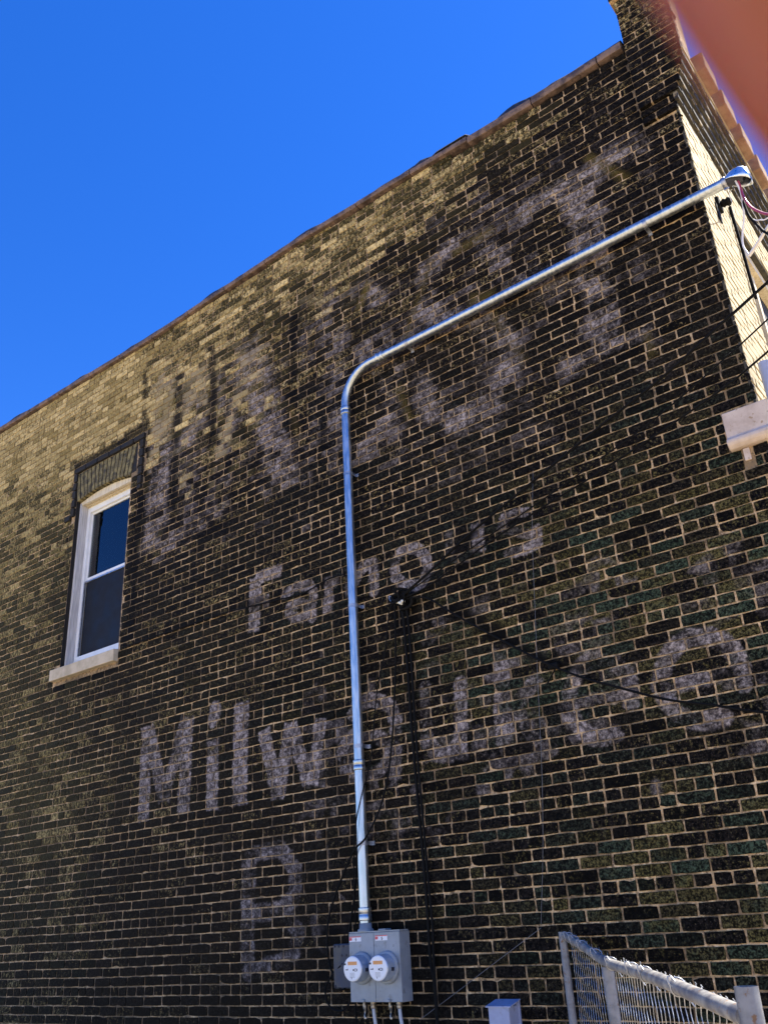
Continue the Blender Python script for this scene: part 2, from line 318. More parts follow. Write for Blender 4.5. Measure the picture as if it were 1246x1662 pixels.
def tones():
    st = 12
    X, Z = np.meshgrid(MX0 + np.arange(0, NW + st, st) * RES, MZ0 + np.arange(0, NH + st, st) * RES)
    acc = np.zeros((3,) + X.shape); ws = np.zeros(X.shape) + 1e-9
    for x, z, c, g, b in TONES:
        w = 1 / (((X - x) ** 2 * 0.75 + (Z - z) ** 2) + 0.07) ** 1.45
        ws += w
        for k, v in enumerate((c, g, b)): acc[k] += w * v
    acc /= ws
    out = []
    xi = np.arange(NW) / st; zi = np.arange(NH) / st
    a = xi.astype(int); b = zi.astype(int); fx = xi - a; fz = (zi - b)[:, None]
    for k in range(3):
        A = acc[k]
        t0 = A[b][:, a] * (1 - fx) + A[b][:, a + 1] * fx
        t1 = A[b + 1][:, a] * (1 - fx) + A[b + 1][:, a + 1] * fx
        out.append((t0 * (1 - fz) + t1 * fz).astype(np.float32))
    return out

def image(name, chans):
    im = bpy.data.images.new(name, NW, NH, alpha=True, float_buffer=False, is_data=True)
    px = np.ones((NH, NW, 4), np.float32)
    for k, c in enumerate(chans): px[:, :, k] = np.clip(c, 0, 1)
    im.pixels.foreach_set(px.ravel())
    im.update(); im.pack()
    return im

PAINT = [(p, w * (1.22 if i < 47 else 1.15), a) for i, (p, w, a) in enumerate(PAINT)]
paint = raster(PAINT, 47)
yel = raster(YELLOW, 0, soft2=0.03)
cream, green, brown = tones()
# soot at hook and lintel, dark streaks and lines, painted shadow beside the pier
DARK = [([[-3.72, 3.78], [-3.68, 3.55]], 0.2, 0.9), ([[-3.68, 3.55], [-3.65, 2.9]], 0.08, 0.6),
        ([[-3.3, 3.6], [-2.6, 3.05], [-2.35, 2.95]], 0.07, 0.8), ([[-3.3, 3.9], [-2.9, 4.2]], 0.1, 0.5),  # first stroke: dark line along the sagging cable
        ([[-8.2, 6.5], [-6.85, 6.52]], 0.12, 0.7), ([[-6.93, 6.5], [-6.95, 4.2]], 0.16, 0.55),
        ([[-8.15, 6.3], [-8.15, 4.4]], 0.1, 0.35), ([[-8.1, 3.97], [-7.1, 3.97]], 0.1, 0.6),  # last stroke: dark band below the sill
        ([[-7.0, 7.3], [-6.95, 6.6]], 0.12, 0.5), ([[-6.4, 7.0], [-6.42, 5.4]], 0.14, 0.5), ([[-5.9, 7.1], [-5.85, 5.9]], 0.13, 0.6),
        ([[-4.75, 6.9], [-4.8, 5.9]], 0.13, 0.5), ([[-1.28, 7.5], [-1.25, 6.7]], 0.05, 0.9),  # last stroke paints the shadow line left of the pier
        ([[-4.6, 1.5], [-3.4, 1.3]], 0.5, 0.4), ([[-7.0, 4.55], [-5.3, 4.5]], 0.04, 0.5), ([[-7.0, 4.2], [-4.2, 4.1]], 0.05, 0.4)]  # last stroke: dark line along the thin wall wire
dark = raster(DARK, 0, soft2=0.05)
# ghosts of older signs: a thin mottled film over the upper wall
Xg, Zg = np.meshgrid(MX0 + np.arange(NW) * RES, MZ0 + np.arange(NH) * RES)
film = np.clip((Zg - 4.55) / .5, 0, 1) * np.clip((7.3 - Zg) / .4, 0, 1) * np.clip((Xg + 6.95) / .1, 0, 1) * np.clip((-1.15 - Xg) / .3, 0, 1)
film *= np.clip((blur_noise(34, 16, 8) * .6 + blur_noise(95, 60, 9) * .4 - .38) * 2.4, 0, 1)
film2 = np.clip((blur_noise(40, 32, 21) * .55 + blur_noise(120, 80, 22) * .45 - .52) * 2.2, 0, .35) * np.clip((3.7 - Zg) / .3, 0, 1) * np.clip((Zg - 1.9) / .3, 0, 1) * np.clip((Xg + 4.9) / .4, 0, 1)
paint *= 0.55 + 0.75 * blur_noise(70, 52, 3)
paint = np.maximum(paint, np.maximum(film * .34, film2))
cream_add = film * np.clip((blur_noise(20, 14, 31) - .55) * 3, 0, 1) * np.clip((-4.2 - Xg) / 1.5, 0, 1) * .5
cream = np.maximum(cream, raster(CREAM, 0, soft2=0.10) * (.75 + .5 * blur_noise(90, 70, 55))) + cream_add + (blur_noise(60, 60, 41) - .5) * .07 * np.clip(cream * 3, 0, 1)
IM_A = image('wall_survey_paint', (paint, yel, dark))
IM_B = image('wall_survey_soot', (cream, green, brown))

def survey(m, p, shift=None):
    """two lookups of the wall survey at the point's own place on the wall"""
    sp = m.n('SeparateXYZ'); m.l(p, sp.inputs[0])
    u = m.math('DIVIDE', m.math('SUBTRACT', sp.outputs['X'], MX0), MX1 - MX0)
    v = m.math('DIVIDE', m.math('SUBTRACT', sp.outputs['Z'], MZ0), MZ1 - MZ0)
    wob = m.noise(30, 3, 0.6, p)
    wa = m.math('MULTIPLY', m.math('SUBTRACT', wob, 0.5), 0.0042)
    o = []
    for im in (IM_A, IM_B):
        cb = m.n('CombineXYZ')
        uu, vv = m.math('ADD', u, wa), m.math('ADD', v, wa)
        if im is IM_B and shift is not None:      # soot takes brick by brick
            uu = m.math('ADD', uu, m.math('MULTIPLY', m.math('SUBTRACT', shift[0], 0.5), 0.06))
            vv = m.math('ADD', vv, m.math('MULTIPLY', m.math('SUBTRACT', shift[1], 0.5), 0.06))
        m.l(uu, cb.inputs[0]); m.l(vv, cb.inputs[1])
        t = m.n('TexImage', image=im, extension='EXTEND', interpolation='Linear')
        m.l(cb.outputs[0], t.inputs[0])
        s = m.n('SeparateColor'); m.l(t.outputs['Color'], s.inputs[0])
        o += [s.outputs[0], s.outputs[1], s.outputs[2]]
    return o    # paint, yellow, dark, cream, green, brown

def brick_mat(name, attr_type):
    m = N(name)
    p = m.pos()
    at = m.n('Attribute', attribute_type=attr_type, attribute_name='tint')
    s = m.n('SeparateColor'); m.l(at.outputs['Color' if attr_type == 'GEOMETRY' else 'Vector'], s.inputs[0])
    r1, r2, r3 = s.outputs[0], s.outputs[1], s.outputs[2]
    PA, YE, DK, CR, GR, BR = survey(m, p, (r3, r2))
    n_big = m.noise(2.3, 4, 0.6, p)
    n_med = m.noise(16, 5, 0.62, p)
    n_str = m.noise(1.0, 4, 0.65, m.stretch(p, 36, 36, 20))
    n_strc = m.step(n_str, 0.40, 0.62)
    n_clot = m.noise(42, 5, 0.7, p)
    n_fine = m.noise(95, 6, 0.7, p)
    n_pit = m.noise(210, 4, 0.7, p)
    # sooted face
    soot = m.mix(m.step(n_clot, 0.42, 0.62), (0.0010, 0.0009, 0.0008), (0.014, 0.0112, 0.0092))
    soot = m.mix(m.step(n_fine, 0.56, 0.68), soot, (0.075, 0.060, 0.050))
    soot = m.mix(m.math('MULTIPLY', m.step(r2, 0.66, 0.95), .8), soot, (0.0020, 0.0017, 0.0013))
    soot = m.mix(m.math('MULTIPLY', BR, 0.75), soot, m.mix(n_fine, (0.008, 0.0055, 0.003), (0.040, 0.028, 0.014)))
    soot = m.mix(m.math('MULTIPLY', m.step(CR, 0.10, 0.42), 0.85), soot, m.mix(n_clot, (0.012, 0.0095, 0.004), (0.085, 0.070, 0.028)))
    # algae and lichen
    gsp = m.step(m.math('ADD', m.math('ADD', m.math('MULTIPLY', n_fine, .5), m.math('MULTIPLY', n_clot, .5)), m.math('MULTIPLY', GR, 0.10)), 0.53, 0.66)
    gcol = m.mix(m.step(m.math('ADD', m.math('MULTIPLY', r3, .5), m.math('MULTIPLY', n_med, .5)), 0.36, 0.62), (0.070, 0.105, 0.062), (0.18, 0.150, 0.050))
    gf = m.math('MULTIPLY', m.math('MULTIPLY', m.math('ADD', m.math('MULTIPLY', gsp, 0.92), 0.05), GR), m.step(r1, 0.25, 0.75), clamp=True)
    c = m.mix(gf, soot, gcol)
    # bare cream brick where the soot never took or has come off
    cg = m.math('ADD', m.math('MULTIPLY', r1, 0.50), m.math('ADD', m.math('MULTIPLY', n_med, 0.18), m.math('ADD', m.math('MULTIPLY', m.math('SUBTRACT', 1.0, n_strc), 0.22), m.math('MULTIPLY', n_big, 0.12))))
    thr = m.math('SUBTRACT', m.math('MULTIPLY', CR, 1.14), m.math('SUBTRACT', cg, 0.215))
    cf = m.step(m.math('ADD', thr, m.math('MULTIPLY', m.math('ADD', m.math('SUBTRACT', n_fine, 0.5), m.math('SUBTRACT', n_clot, 0.5)), 1.0)), 0.02, 0.50)
    ccol = m.mix(r2, (0.34, 0.245, 0.09), (0.80, 0.60, 0.27))
    ccol = m.mix(m.math('MULTIPLY', GR, 1.6), ccol, (0.18, 0.150, 0.048))
    ccol = m.mix(n_strc, m.mix(0.42, ccol, (0.05, 0.042, 0.022)), ccol)
    ccol = m.mix(m.step(BR, 0.35, 0.8), ccol, (0.20, 0.105, 0.045))
    ccol = m.mix(m.math('MULTIPLY', m.step(m.noise(58, 5, 0.7, p), 0.56, 0.64), 0.8), ccol, (0.045, 0.034, 0.02))
    c = m.mix(cf, c, ccol)
    # faded sign paint
    pn = m.math('ADD', m.math('MULTIPLY', n_fine, 0.25), m.math('ADD', m.math('MULTIPLY', n_clot, 0.35), m.math('ADD', m.math('MULTIPLY', n_med, .40), m.math('MULTIPLY', m.math('SUBTRACT', r3, .5), 0.36))))
    pf = m.step(m.math('ADD', PA, m.math('MULTIPLY', m.math('SUBTRACT', pn, 0.50), 1.7)), 0.12, 1.05, 0.0, 0.95)
    pf = m.math('MULTIPLY', pf, m.step(PA, 0.03, 0.18))
    pcol = m.mix(m.math('MULTIPLY', m.step(m.math('ADD', m.math('MULTIPLY', n_clot, .6), m.math('ADD', m.math('MULTIPLY', n_fine, .2), m.math('MULTIPLY', m.math('SUBTRACT', n_med, .3), .45))), 0.40, 0.66), m.step(PA, 0.05, 0.75, 0.35, 1.0)), (0.062, 0.049, 0.048), (0.52, 0.44, 0.40))
    pcol = m.mix(m.step(m.math('MULTIPLY', CR, n_big), 0.10, 0.2), pcol, (0.33, 0.26, 0.15))
    c = m.mix(pf, c, pcol)
    yf = m.math('MULTIPLY', YE, m.step(n_fine, 0.3, 0.62))
    c = m.mix(yf, c, (0.17, 0.125, 0.028))
    # pale flecks, then the dark strokes
    fl = m.math('MULTIPLY', m.step(m.noise(120, 5, 0.75, p), 0.60, 0.68), m.step(n_clot, 0.46, 0.60))
    c = m.mix(m.math('MULTIPLY', fl, m.math('MULTIPLY', m.step(r3, 0.2, 0.9), 0.85)), c, (0.19, 0.17, 0.15))
    dkf = m.math('MULTIPLY', m.step(DK, 0.02, 0.2), m.step(m.math('ADD', DK, m.math('ADD', m.math('MULTIPLY', m.math('SUBTRACT', n_clot, .5), 1.3), m.math('MULTIPLY', m.math('SUBTRACT', r3, .5), .5))), 0.18, 0.6))
    c = m.mix(m.math('MULTIPLY', dkf, 0.9), c, (0.004, 0.0035, 0.003))
    h = m.math('ADD', m.math('MULTIPLY', n_fine, 1.0), m.math('MULTIPLY', n_med, 1.2))
    m.bump(h, 0.006, 0.75)
    m.b.inputs['Specular IOR Level'].default_value = 0.05
    return m.done(c, m.step(n_fine, 0.3, 0.7, 0.55, 0.9))

def mortar_mat():
    m = N('mortar')
    p = m.pos()
    PA, YE, DK, CR, GR, BR = survey(m, p)
    n1 = m.noise(9, 5, 0.6, p); n2 = m.noise(60, 5, 0.65, p)
    c = m.mix(n1, (0.38, 0.245, 0.12), (0.66, 0.44, 0.225))
    c = m.mix(m.step(n2, 0.44, 0.72), c, (0.82, 0.60, 0.36))
    c = m.mix(m.step(n1, 0.66, 0.76), c, (0.46, 0.22, 0.08))
    c = m.mix(m.math('MULTIPLY', m.step(CR, 0.40, 0.75), 0.7), c, (0.15, 0.115, 0.050))
    c = m.mix(m.math('MULTIPLY', m.step(m.noise(3.1, 4, 0.6, p), 0.42, 0.60), 0.70), c, (0.07, 0.048, 0.026))
    c = m.mix(m.math('MULTIPLY', m.step(m.noise(21, 5, 0.75, p), 0.47, 0.60), 0.78), c, (0.06, 0.040, 0.022))
    c = m.mix(m.math('MULTIPLY', m.math('MULTIPLY', BR, 0.7), m.step(n1, 0.3, 0.6)), c, (0.07, 0.05, 0.03))
    c = m.mix(m.math('MULTIPLY', m.math('MULTIPLY', PA, .35), m.step(n2, 0.42, 0.6)), c, (0.34, 0.30, 0.26))
    c = m.mix(m.math('MULTIPLY', DK, 0.85), c, (0.010, 0.009, 0.008))
    m.bump(m.math('ADD', n2, m.noise(180, 4, 0.6, p)), 0.004, 0.7)
    return m.done(c, 0.9)

M = {}
M['brick'] = brick_mat('sooted_cream_brick', 'GEOMETRY')
M['brick_one'] = brick_mat('sooted_cream_brick_single', 'OBJECT')
M['mortar'] = mortar_mat()

# cleaned cream brick of the front
def front_mat():
    m = N('cream_front_brick')
    p = m.pos()
    n1 = m.noise(7, 5, 0.65, p); n2 = m.noise(70, 5, 0.65, p)
    c = m.mix(n1, (0.30, 0.24, 0.13), (0.50, 0.42, 0.25))
    c = m.mix(m.step(n2, 0.6, 0.72), c, (0.20, 0.14, 0.08))
    m.bump(n2, 0.004, 0.6)
    return m.done(c, 0.85)
def cornice_mat():
    m = N('sooty_shaded_cornice_brick')
    p = m.pos()
    n1 = m.noise(11, 5, 0.65, p); n2 = m.noise(70, 5, 0.65, p)
    c = m.mix(m.step(n1, 0.50, 0.66), (0.012, 0.010, 0.009), (0.24, 0.18, 0.10))  # soot mottling deepened to give the corbels their shaded undersides
    c = m.mix(m.step(n2, 0.55, 0.7), c, (0.03, 0.02, 0.015))
    m.bump(n2, 0.004, 0.6)
    return m.done(c, 0.85)
M['front'] = front_mat()
M['cornice'] = cornice_mat()
M['front_mortar'] = worn('front_mortar', (0.02, 0.017, 0.012), (0.07, 0.06, 0.04), 0.9, scale=20)
M['tile'] = worn('coping_tile_clay', (0.060, 0.038, 0.030), (0.20, 0.13, 0.098), 0.75, scale=11, spots=(0.035, 0.025, 0.025), bump=0.002)
M['tar'] = worn('roof_tar', (0.008, 0.008, 0.010), (0.022, 0.02, 0.022), 0.7, scale=12, bump=0.004)
M['limestone'] = worn('limestone', (0.46, 0.36, 0.29), (0.60, 0.49, 0.41), 0.85, scale=9, spots=(0.34, 0.24, 0.15), bump=0.0015)
M['sill'] = worn('sill_stone', (0.40, 0.33, 0.22), (0.56, 0.47, 0.34), 0.85, scale=7, bump=0.001)
M['brownstone'] = worn('brown_cornice_stone', (0.20, 0.12, 0.07), (0.36, 0.24, 0.15), 0.85, scale=9, bump=0.002)
M['white_frame'] = worn('white_vinyl', (0.72, 0.72, 0.70), (0.80, 0.80, 0.79), 0.4, scale=5)
M['casing'] = worn('cream_painted_casing', (0.56, 0.46, 0.30), (0.72, 0.63, 0.45), 0.6, scale=10, stretch=(4, 4, 0.6))
M['casing_grey'] = worn('grey_weathered_casing', (0.40, 0.38, 0.37), (0.60, 0.58, 0.56), 0.7, scale=9, stretch=(8, 8, 0.5), bump=0.001)
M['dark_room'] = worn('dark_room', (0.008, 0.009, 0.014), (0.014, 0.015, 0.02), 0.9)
M['curtain'] = worn('curtain', (0.25, 0.30, 0.45), (0.32, 0.38, 0.55), 0.9, scale=4, stretch=(10, 1, 0.4))
M['screen'] = worn('insect_screen', (0.006, 0.007, 0.010), (0.010, 0.011, 0.016), 0.55, scale=6)
M['screen'].node_tree.nodes['Principled BSDF'].inputs['Specular IOR Level'].default_value = 0.2
M['soot_brick'] = worn('soot_black_brick', (0.003, 0.0026, 0.002), (0.016, 0.013, 0.010), 0.9, scale=26, bump=.002)
M['arch_brick'] = worn('sooty_arch_brick', (0.04, 0.032, 0.015), (0.24, 0.195, 0.085), 0.9, scale=14, spots=(0.008, 0.007, 0.004), bump=.002)
def glass():
    m = N('window_glass')
    tr = m.n('BsdfTransparent'); tr.inputs[0].default_value = (0.62, 0.70, 0.74, 1)
    gl = m.n('BsdfGlossy'); gl.inputs['Roughness'].default_value = 0.02
    fr = m.n('Fresnel'); fr.inputs[0].default_value = 1.75
    mx = m.n('MixShader')
    m.l(fr.outputs[0], mx.inputs[0]); m.l(tr.outputs[0], mx.inputs[1]); m.l(gl.outputs[0], mx.inputs[2])
    m.l(mx.outputs[0], m.out.inputs[0])
    return m.mat
M['glass'] = glass()
M['galv'] = worn('galvanised_conduit', (0.40, 0.44, 0.47), (0.58, 0.61, 0.63), 0.36, 0.95, scale=14, var=0.08, stretch=(3, 3, 0.5))
M['galv_dull'] = worn('dull_galvanised', (0.34, 0.35, 0.38), (0.5, 0.5, 0.52), 0.45, 1.0, scale=30, bump=0.0004)
M['alu'] = worn('cast_aluminium', (0.62, 0.66, 0.72), (0.74, 0.78, 0.84), 0.33, 1.0, scale=20, bump=0.0006)
M['box_grey'] = worn('grey_enclosure_paint', (0.22, 0.245, 0.27), (0.30, 0.325, 0.35), 0.42, scale=6, spots=(0.19, 0.20, 0.21))
M['box_blue'] = worn('grey_blue_utility_box', (0.30, 0.33, 0.46), (0.37, 0.40, 0.53), 0.5, scale=9, spots=(0.27, 0.28, 0.36))
M['box_dark'] = worn('dark_service_box', (0.035, 0.042, 0.06), (0.07, 0.08, 0.11), 0.55, scale=12)
M['cable'] = worn('black_cable', (0.003, 0.003, 0.003), (0.006, 0.006, 0.006), 0.75, scale=20)
M['cable'].node_tree.nodes['Principled BSDF'].inputs['Specular IOR Level'].default_value = 0.12
M['cable_grey'] = worn('pale_thin_line', (0.10, 0.10, 0.11), (0.15, 0.15, 0.16), 0.5)
M['cable_white'] = worn('white_cable', (0.66, 0.62, 0.60), (0.78, 0.74, 0.72), 0.5)
M['cable_red'] = worn('maroon_conductor', (0.26, 0.03, 0.07), (0.40, 0.06, 0.12), 0.4)
M['dial'] = worn('meter_face', (0.80, 0.80, 0.80), (0.84, 0.84, 0.84), 0.35)
M['meter_glass'] = worn('meter_cover', (0.30, 0.36, 0.44), (0.42, 0.48, 0.56), 0.2, 0.35, scale=9, var=0.05)
M['orange'] = worn('orange_label', (0.75, 0.33, 0.10), (0.80, 0.40, 0.15), 0.6)
M['ink'] = worn('black_print', (0.02, 0.02, 0.03), (0.03, 0.03, 0.04), 0.6)
M['red'] = worn('red_print', (0.6, 0.08, 0.08), (0.65, 0.12, 0.12), 0.6)
M['sticker'] = worn('white_sticker', (0.75, 0.74, 0.74), (0.8, 0.79, 0.79), 0.6)
M['brass'] = worn('corroded_clamp', (0.32, 0.27, 0.20), (0.5, 0.45, 0.38), 0.45, 0.8, scale=30)
M['pvc'] = worn('grey_flexible_sheath', (0.42, 0.44, 0.47), (0.52, 0.53, 0.54), 0.5)
M['rail'] = worn('weathered_galvanised_pipe', (0.17, 0.165, 0.17), (0.34, 0.32, 0.28), 0.55, 0.1, scale=16, spots=(0.30, 0.16, 0.07), bump=0.0012, var=0.12)
M['post'] = worn('shaded_galvanised_post', (0.12, 0.125, 0.145), (0.24, 0.24, 0.25), 0.5, 0.3, scale=14, spots=(0.16, 0.09, 0.05), bump=0.001)  # pipe colour darkened and blued to stand for posts in shade
M['wire'] = worn('galvanised_wire', (0.30, 0.31, 0.33), (0.46, 0.47, 0.49), 0.42, 0.6, scale=30)
M['insulator'] = worn('porcelain', (0.7, 0.65, 0.52), (0.8, 0.76, 0.62), 0.25)

# ------------------------------------------------------------ ground
def ground():
    m = N('dry_gravel_lot')
    p = m.pos()
    n1 = m.noise(0.8, 6, 0.6, p); n2 = m.noise(45, 5, 0.7, p)
    c = m.mix(n1, (0.42, 0.33, 0.20), (0.56, 0.45, 0.29))
    c = m.mix(m.step(n2, 0.45, 0.65), c, (0.33, 0.27, 0.18))
    m.bump(n2, 0.02, 0.8)
    m.done(c, 0.95)
    b = MB()
    b.add([(-600, -600, 0), (600, -600, 0), (600, 600, 0), (-600, 600, 0)], [(0, 1, 2, 3)])
    prop(b.build('ground', m.mat), kind='structure')
ground()
# ------------------------------------------------------------ the brick building
P = 0.0697            # course height
LB = 0.21608          # stretcher module
Z0 = 1.2248           # centre of a header course (every seventh)
XC = -0.98            # the corner
OP = (-8.06, -7.11, 4.15, 6.03)      # window opening
J = 0.0054            # half a joint

bld = empty('brick_building', (-6.0, 0.0, 0.0))
prop(bld, 'tall soot-blackened brick building side with faded painted sign and one arched window', 'building')

def top_of_wall(x):
    pts = [(-13, 7.71), (-10, 7.69), (-7, 7.64), (-4.7, 7.71), (-2.70, 7.66), (-2.66, 7.60), (-0.9, 7.62)]
    for a, b in zip(pts[:-1], pts[1:]):
        if x <= b[0]: return a[1] + (b[1] - a[1]) * max(0, (x - a[0])) / (b[0] - a[0])
    return pts[-1][1]

def outline(x0, x1, z0, z1, rnd, j=0.0020):
    """front outline of one worn brick, 12 points, counter-clockwise"""
    L = x1 - x0
    nx = 4 if L > 0.12 else 3
    pts = []
    for i in range(nx): pts.append([x0 + L * i / nx, z0])
    for i in range(2): pts.append([x1, z0 + (z1 - z0) * i / 2])
    for i in range(nx): pts.append([x1 - L * i / nx, z1])
    for i in range(2): pts.append([x0, z1 - (z1 - z0) * i / 2])
    for p in pts:
        p[0] += rnd.uniform(-j, j); p[1] += rnd.uniform(-j, j)
    c = 0.0022
    for k in (0, nx, nx + 2, 2 * nx + 2):      # knock the corners off
        p = pts[k]
        p[0] += c * (1 if p[0] < (x0 + x1) / 2 else -1) * rnd.uniform(.5, 1.3)
        p[1] += c * (1 if p[1] < (z0 + z1) / 2 else -1) * rnd.uniform(.3, 1.0)
    if rnd.random() < 0.16:
        k = rnd.randrange(len(pts)); pts[k][0] += rnd.uniform(-.012, .012); pts[k][1] += (0.009 if pts[k][1] < (z0 + z1) / 2 else -0.009)
    return pts

def brick_geo(x0, x1, z0, z1, rnd, w=0.0, depth=0.016, ax='y', at=0.0):
    """front at distance w in front of the face plane; vertices and faces"""
    pts = outline(x0, x1, z0, z1, rnd)
    cx, cz = (x0 + x1) / 2, (z0 + z1) / 2
    n = len(pts)
    tl = [rnd.uniform(-.0012, .0012) for _ in range(2)]
    fr, md = [], []
    for (x, z) in pts:
        s = 0.0025
        fx = x + (s if x < cx else -s); fz = z + (s if z < cz else -s)
        t = tl[0] * (x - cx) / (x1 - x0) * 2 + tl[1] * (z - cz) / (z1 - z0) * 2
        fr.append((fx, w + t, fz)); md.append((x, w - 0.003 + t, z))
    bk = [(x, w - depth, z) for x, z in pts]
    if ax == 'y': tr = lambda p: (p[0], at - p[1], p[2])
    else: tr = lambda p: (at + p[1], p[0], p[2])       # face looks along +X, u runs along +Y
    vs = [tr(p) for p in fr + md + bk]
    fs = [tuple(range(n))]
    for i in range(n):
        j = (i + 1) % n
        fs.append((i, n + i, n + j, j)); fs.append((n + i, 2 * n + i, 2 * n + j, n + j))
    return vs, fs

class Bricks:
    def __init__(s): s.v = []; s.f = []; s.t = []
    def add(s, vs, fs, tint):
        b = len(s.v); s.v += vs; s.f += [tuple(i + b for i in f) for f in fs]; s.t += [tint] * len(vs)
    def build(s, name, mat, parent, stuff=True):
        me = bpy.data.meshes.new(name)
        me.from_pydata(s.v, [], s.f)
        a = me.color_attributes.new('tint', 'FLOAT_COLOR', 'POINT')
        a.data.foreach_set('color', np.array([list(t) + [1] for t in s.t], np.float32).ravel())
        me.materials.append(mat)
        o = bpy.data.objects.new(name, me); COL.objects.link(o)
        o.parent = parent
        o.matrix_parent_inverse = Matrix.Translation(-chain_loc(parent))
        if stuff: o['kind'] = 'stuff'
        return o

def wave(x, z):
    return 0.0035 * math.sin(x * 1.3 + z * 0.7) + 0.002 * math.sin(x * 3.9 + z * 5.1)

# mortar bed of the side wall, with the window opening left out
mb = MB()
yb0, yb1 = 0.0065, 0.34
xs = np.linspace(-12.6, OP[0], 9)
for a, b in zip(xs[:-1], xs[1:]):
    mb.box(a, b, yb0, yb1, 0, min(top_of_wall(a), top_of_wall(b)) - .012)
xs = np.linspace(OP[1], -1.0, 13)
for a, b in zip(xs[:-1], xs[1:]):
    mb.box(a, b, yb0, yb1, 0, min(top_of_wall(a), top_of_wall(b)) - .012)
mb.box(OP[0], OP[1], yb0, yb1, 0, OP[2] - .001)
mb.box(OP[0], OP[1], yb0, yb1, 6.21, top_of_wall(-7.6) - .012)
side = mb.build('side_wall', M['mortar'], bld)

cand = []
ARCH_Z = 6.395
def add_run(x0, x1, z0, z1):
    """clip a brick against the window, arch and corner stone and keep what is left"""
    if x1 - x0 < 0.03: return
    zt = min(top_of_wall(x0), top_of_wall(x1))
    if z0 > zt - .02: return
    z1 = min(z1, zt)
    blocks = [(-8.066, -7.104, 4.15, 6.03), (-8.16, -7.02, 6.03, ARCH_Z + .01), (-8.155, -7.095, 4.015, 4.155),
              (-8.13, -6.90, 6.40, 6.465), (-8.135, -8.065, 5.83, 6.40), (-6.975, -6.905, 5.81, 6.40),
              (-1.195, -0.9, 4.045, 4.305), (-1.13, -1.075, 3.955, 4.045), (-1.245, -.9, 6.78, 9)]
    for (a, b, c, d) in blocks:
        if x1 > a + .004 and x0 < b - .004 and z1 > c + .02 and z0 < d - .02:
            if x0 < a: add_run(x0, a - .008, z0, z1)
            if x1 > b: add_run(b + .008, x1, z0, z1)
            return
    cand.append((x0, x1, z0, z1))

rnd = random.Random(4)
kmin, kmax = -17, 95
for k in range(kmin, kmax):
    zc = Z0 + k * P
    if zc + P / 2 > 7.76: break
    header = (k % 7 == 0)
    step = LB / 2 if header else LB
    ph = (0.43 * LB / 2 if header else (0.20 * LB if k % 2 else 0.70 * LB)) + rnd.uniform(-.012, .012)
    i0 = math.floor((-12.6 - ph) / step)
    x = i0 * step + ph
    edges = []
    drift = 0
    while x < XC + step:
        edges.append(x + rnd.uniform(-.004, .004))
        x += step
    if not header:   # now and then a half brick
        e2 = []
        for e in edges:
            e2.append(e)
            if rnd.random() < 0.022: e2.append(e + step * rnd.choice((.45, .5, .55)))
        edges = e2
    for a, b in zip(edges[:-1], edges[1:]):
        b2 = min(b, XC + J)
        if b2 - a < .05: continue
        dz = wave((a + b) / 2, zc)
        hj = J * rnd.uniform(.8, 1.2)
        add_run(a + hj, b2 - hj if b < XC else XC, zc - P / 2 + hj * .8 + dz, zc + P / 2 - hj * .8 + dz)

def seen(x0, x1, z0, z1):
    """apparent area of a brick in the picture, zero when outside of it"""
    p = Vector(((x0 + x1) / 2, 0, (z0 + z1) / 2)) - CAM_P
    d = p.dot(CAM_F); u = p.dot(CAM_R) / d; v = p.dot(CAM_U) / d
    if abs(u) > 0.43 or abs(v) > 0.575: return 0
    return (x1 - x0) * (z1 - z0) * abs(p.y) / p.length ** 3
order = sorted(range(len(cand)), key=lambda i: -seen(*cand[i]))
single = set(order[:278])

rest = Bricks()
variants = {}
def tint():
    return (rnd.random(), rnd.random(), rnd.random())
for i, (a, b, c, d) in enumerate(cand):
    w = rnd.uniform(-.0012, .0022)
    if i in single:
        key = (round((b - a) / 0.006), round((d - c) / .002), rnd.randrange(3))
        if key not in variants:
            L = key[0] * .006; Hh = d - c
            vs, fs = brick_geo(-L / 2, L / 2, -Hh / 2, Hh / 2, rnd)
            me = bpy.data.meshes.new('brick'); me.from_pydata(vs, [], fs); me.materials.append(M['brick_one'])
            variants[key] = me
        o = bpy.data.objects.new('brick', variants[key]); COL.objects.link(o)
        o.parent = side
        o.matrix_parent_inverse = Matrix.Translation(-chain_loc(side))
        o.location = ((a + b) / 2, -w, (c + d) / 2)
        o['tint'] = list(tint())
    else:
        if b < -11.4 or c < 0.35 and a < -3: 
            if b < -11.6: continue
        vs, fs = brick_geo(a, b, c, d, rnd, w, 0.05 if abs(b - OP[0]) < .03 else .016)
        rest.add(vs, fs, tint())
rest.build('side_wall_bricks', M['brick'], side)

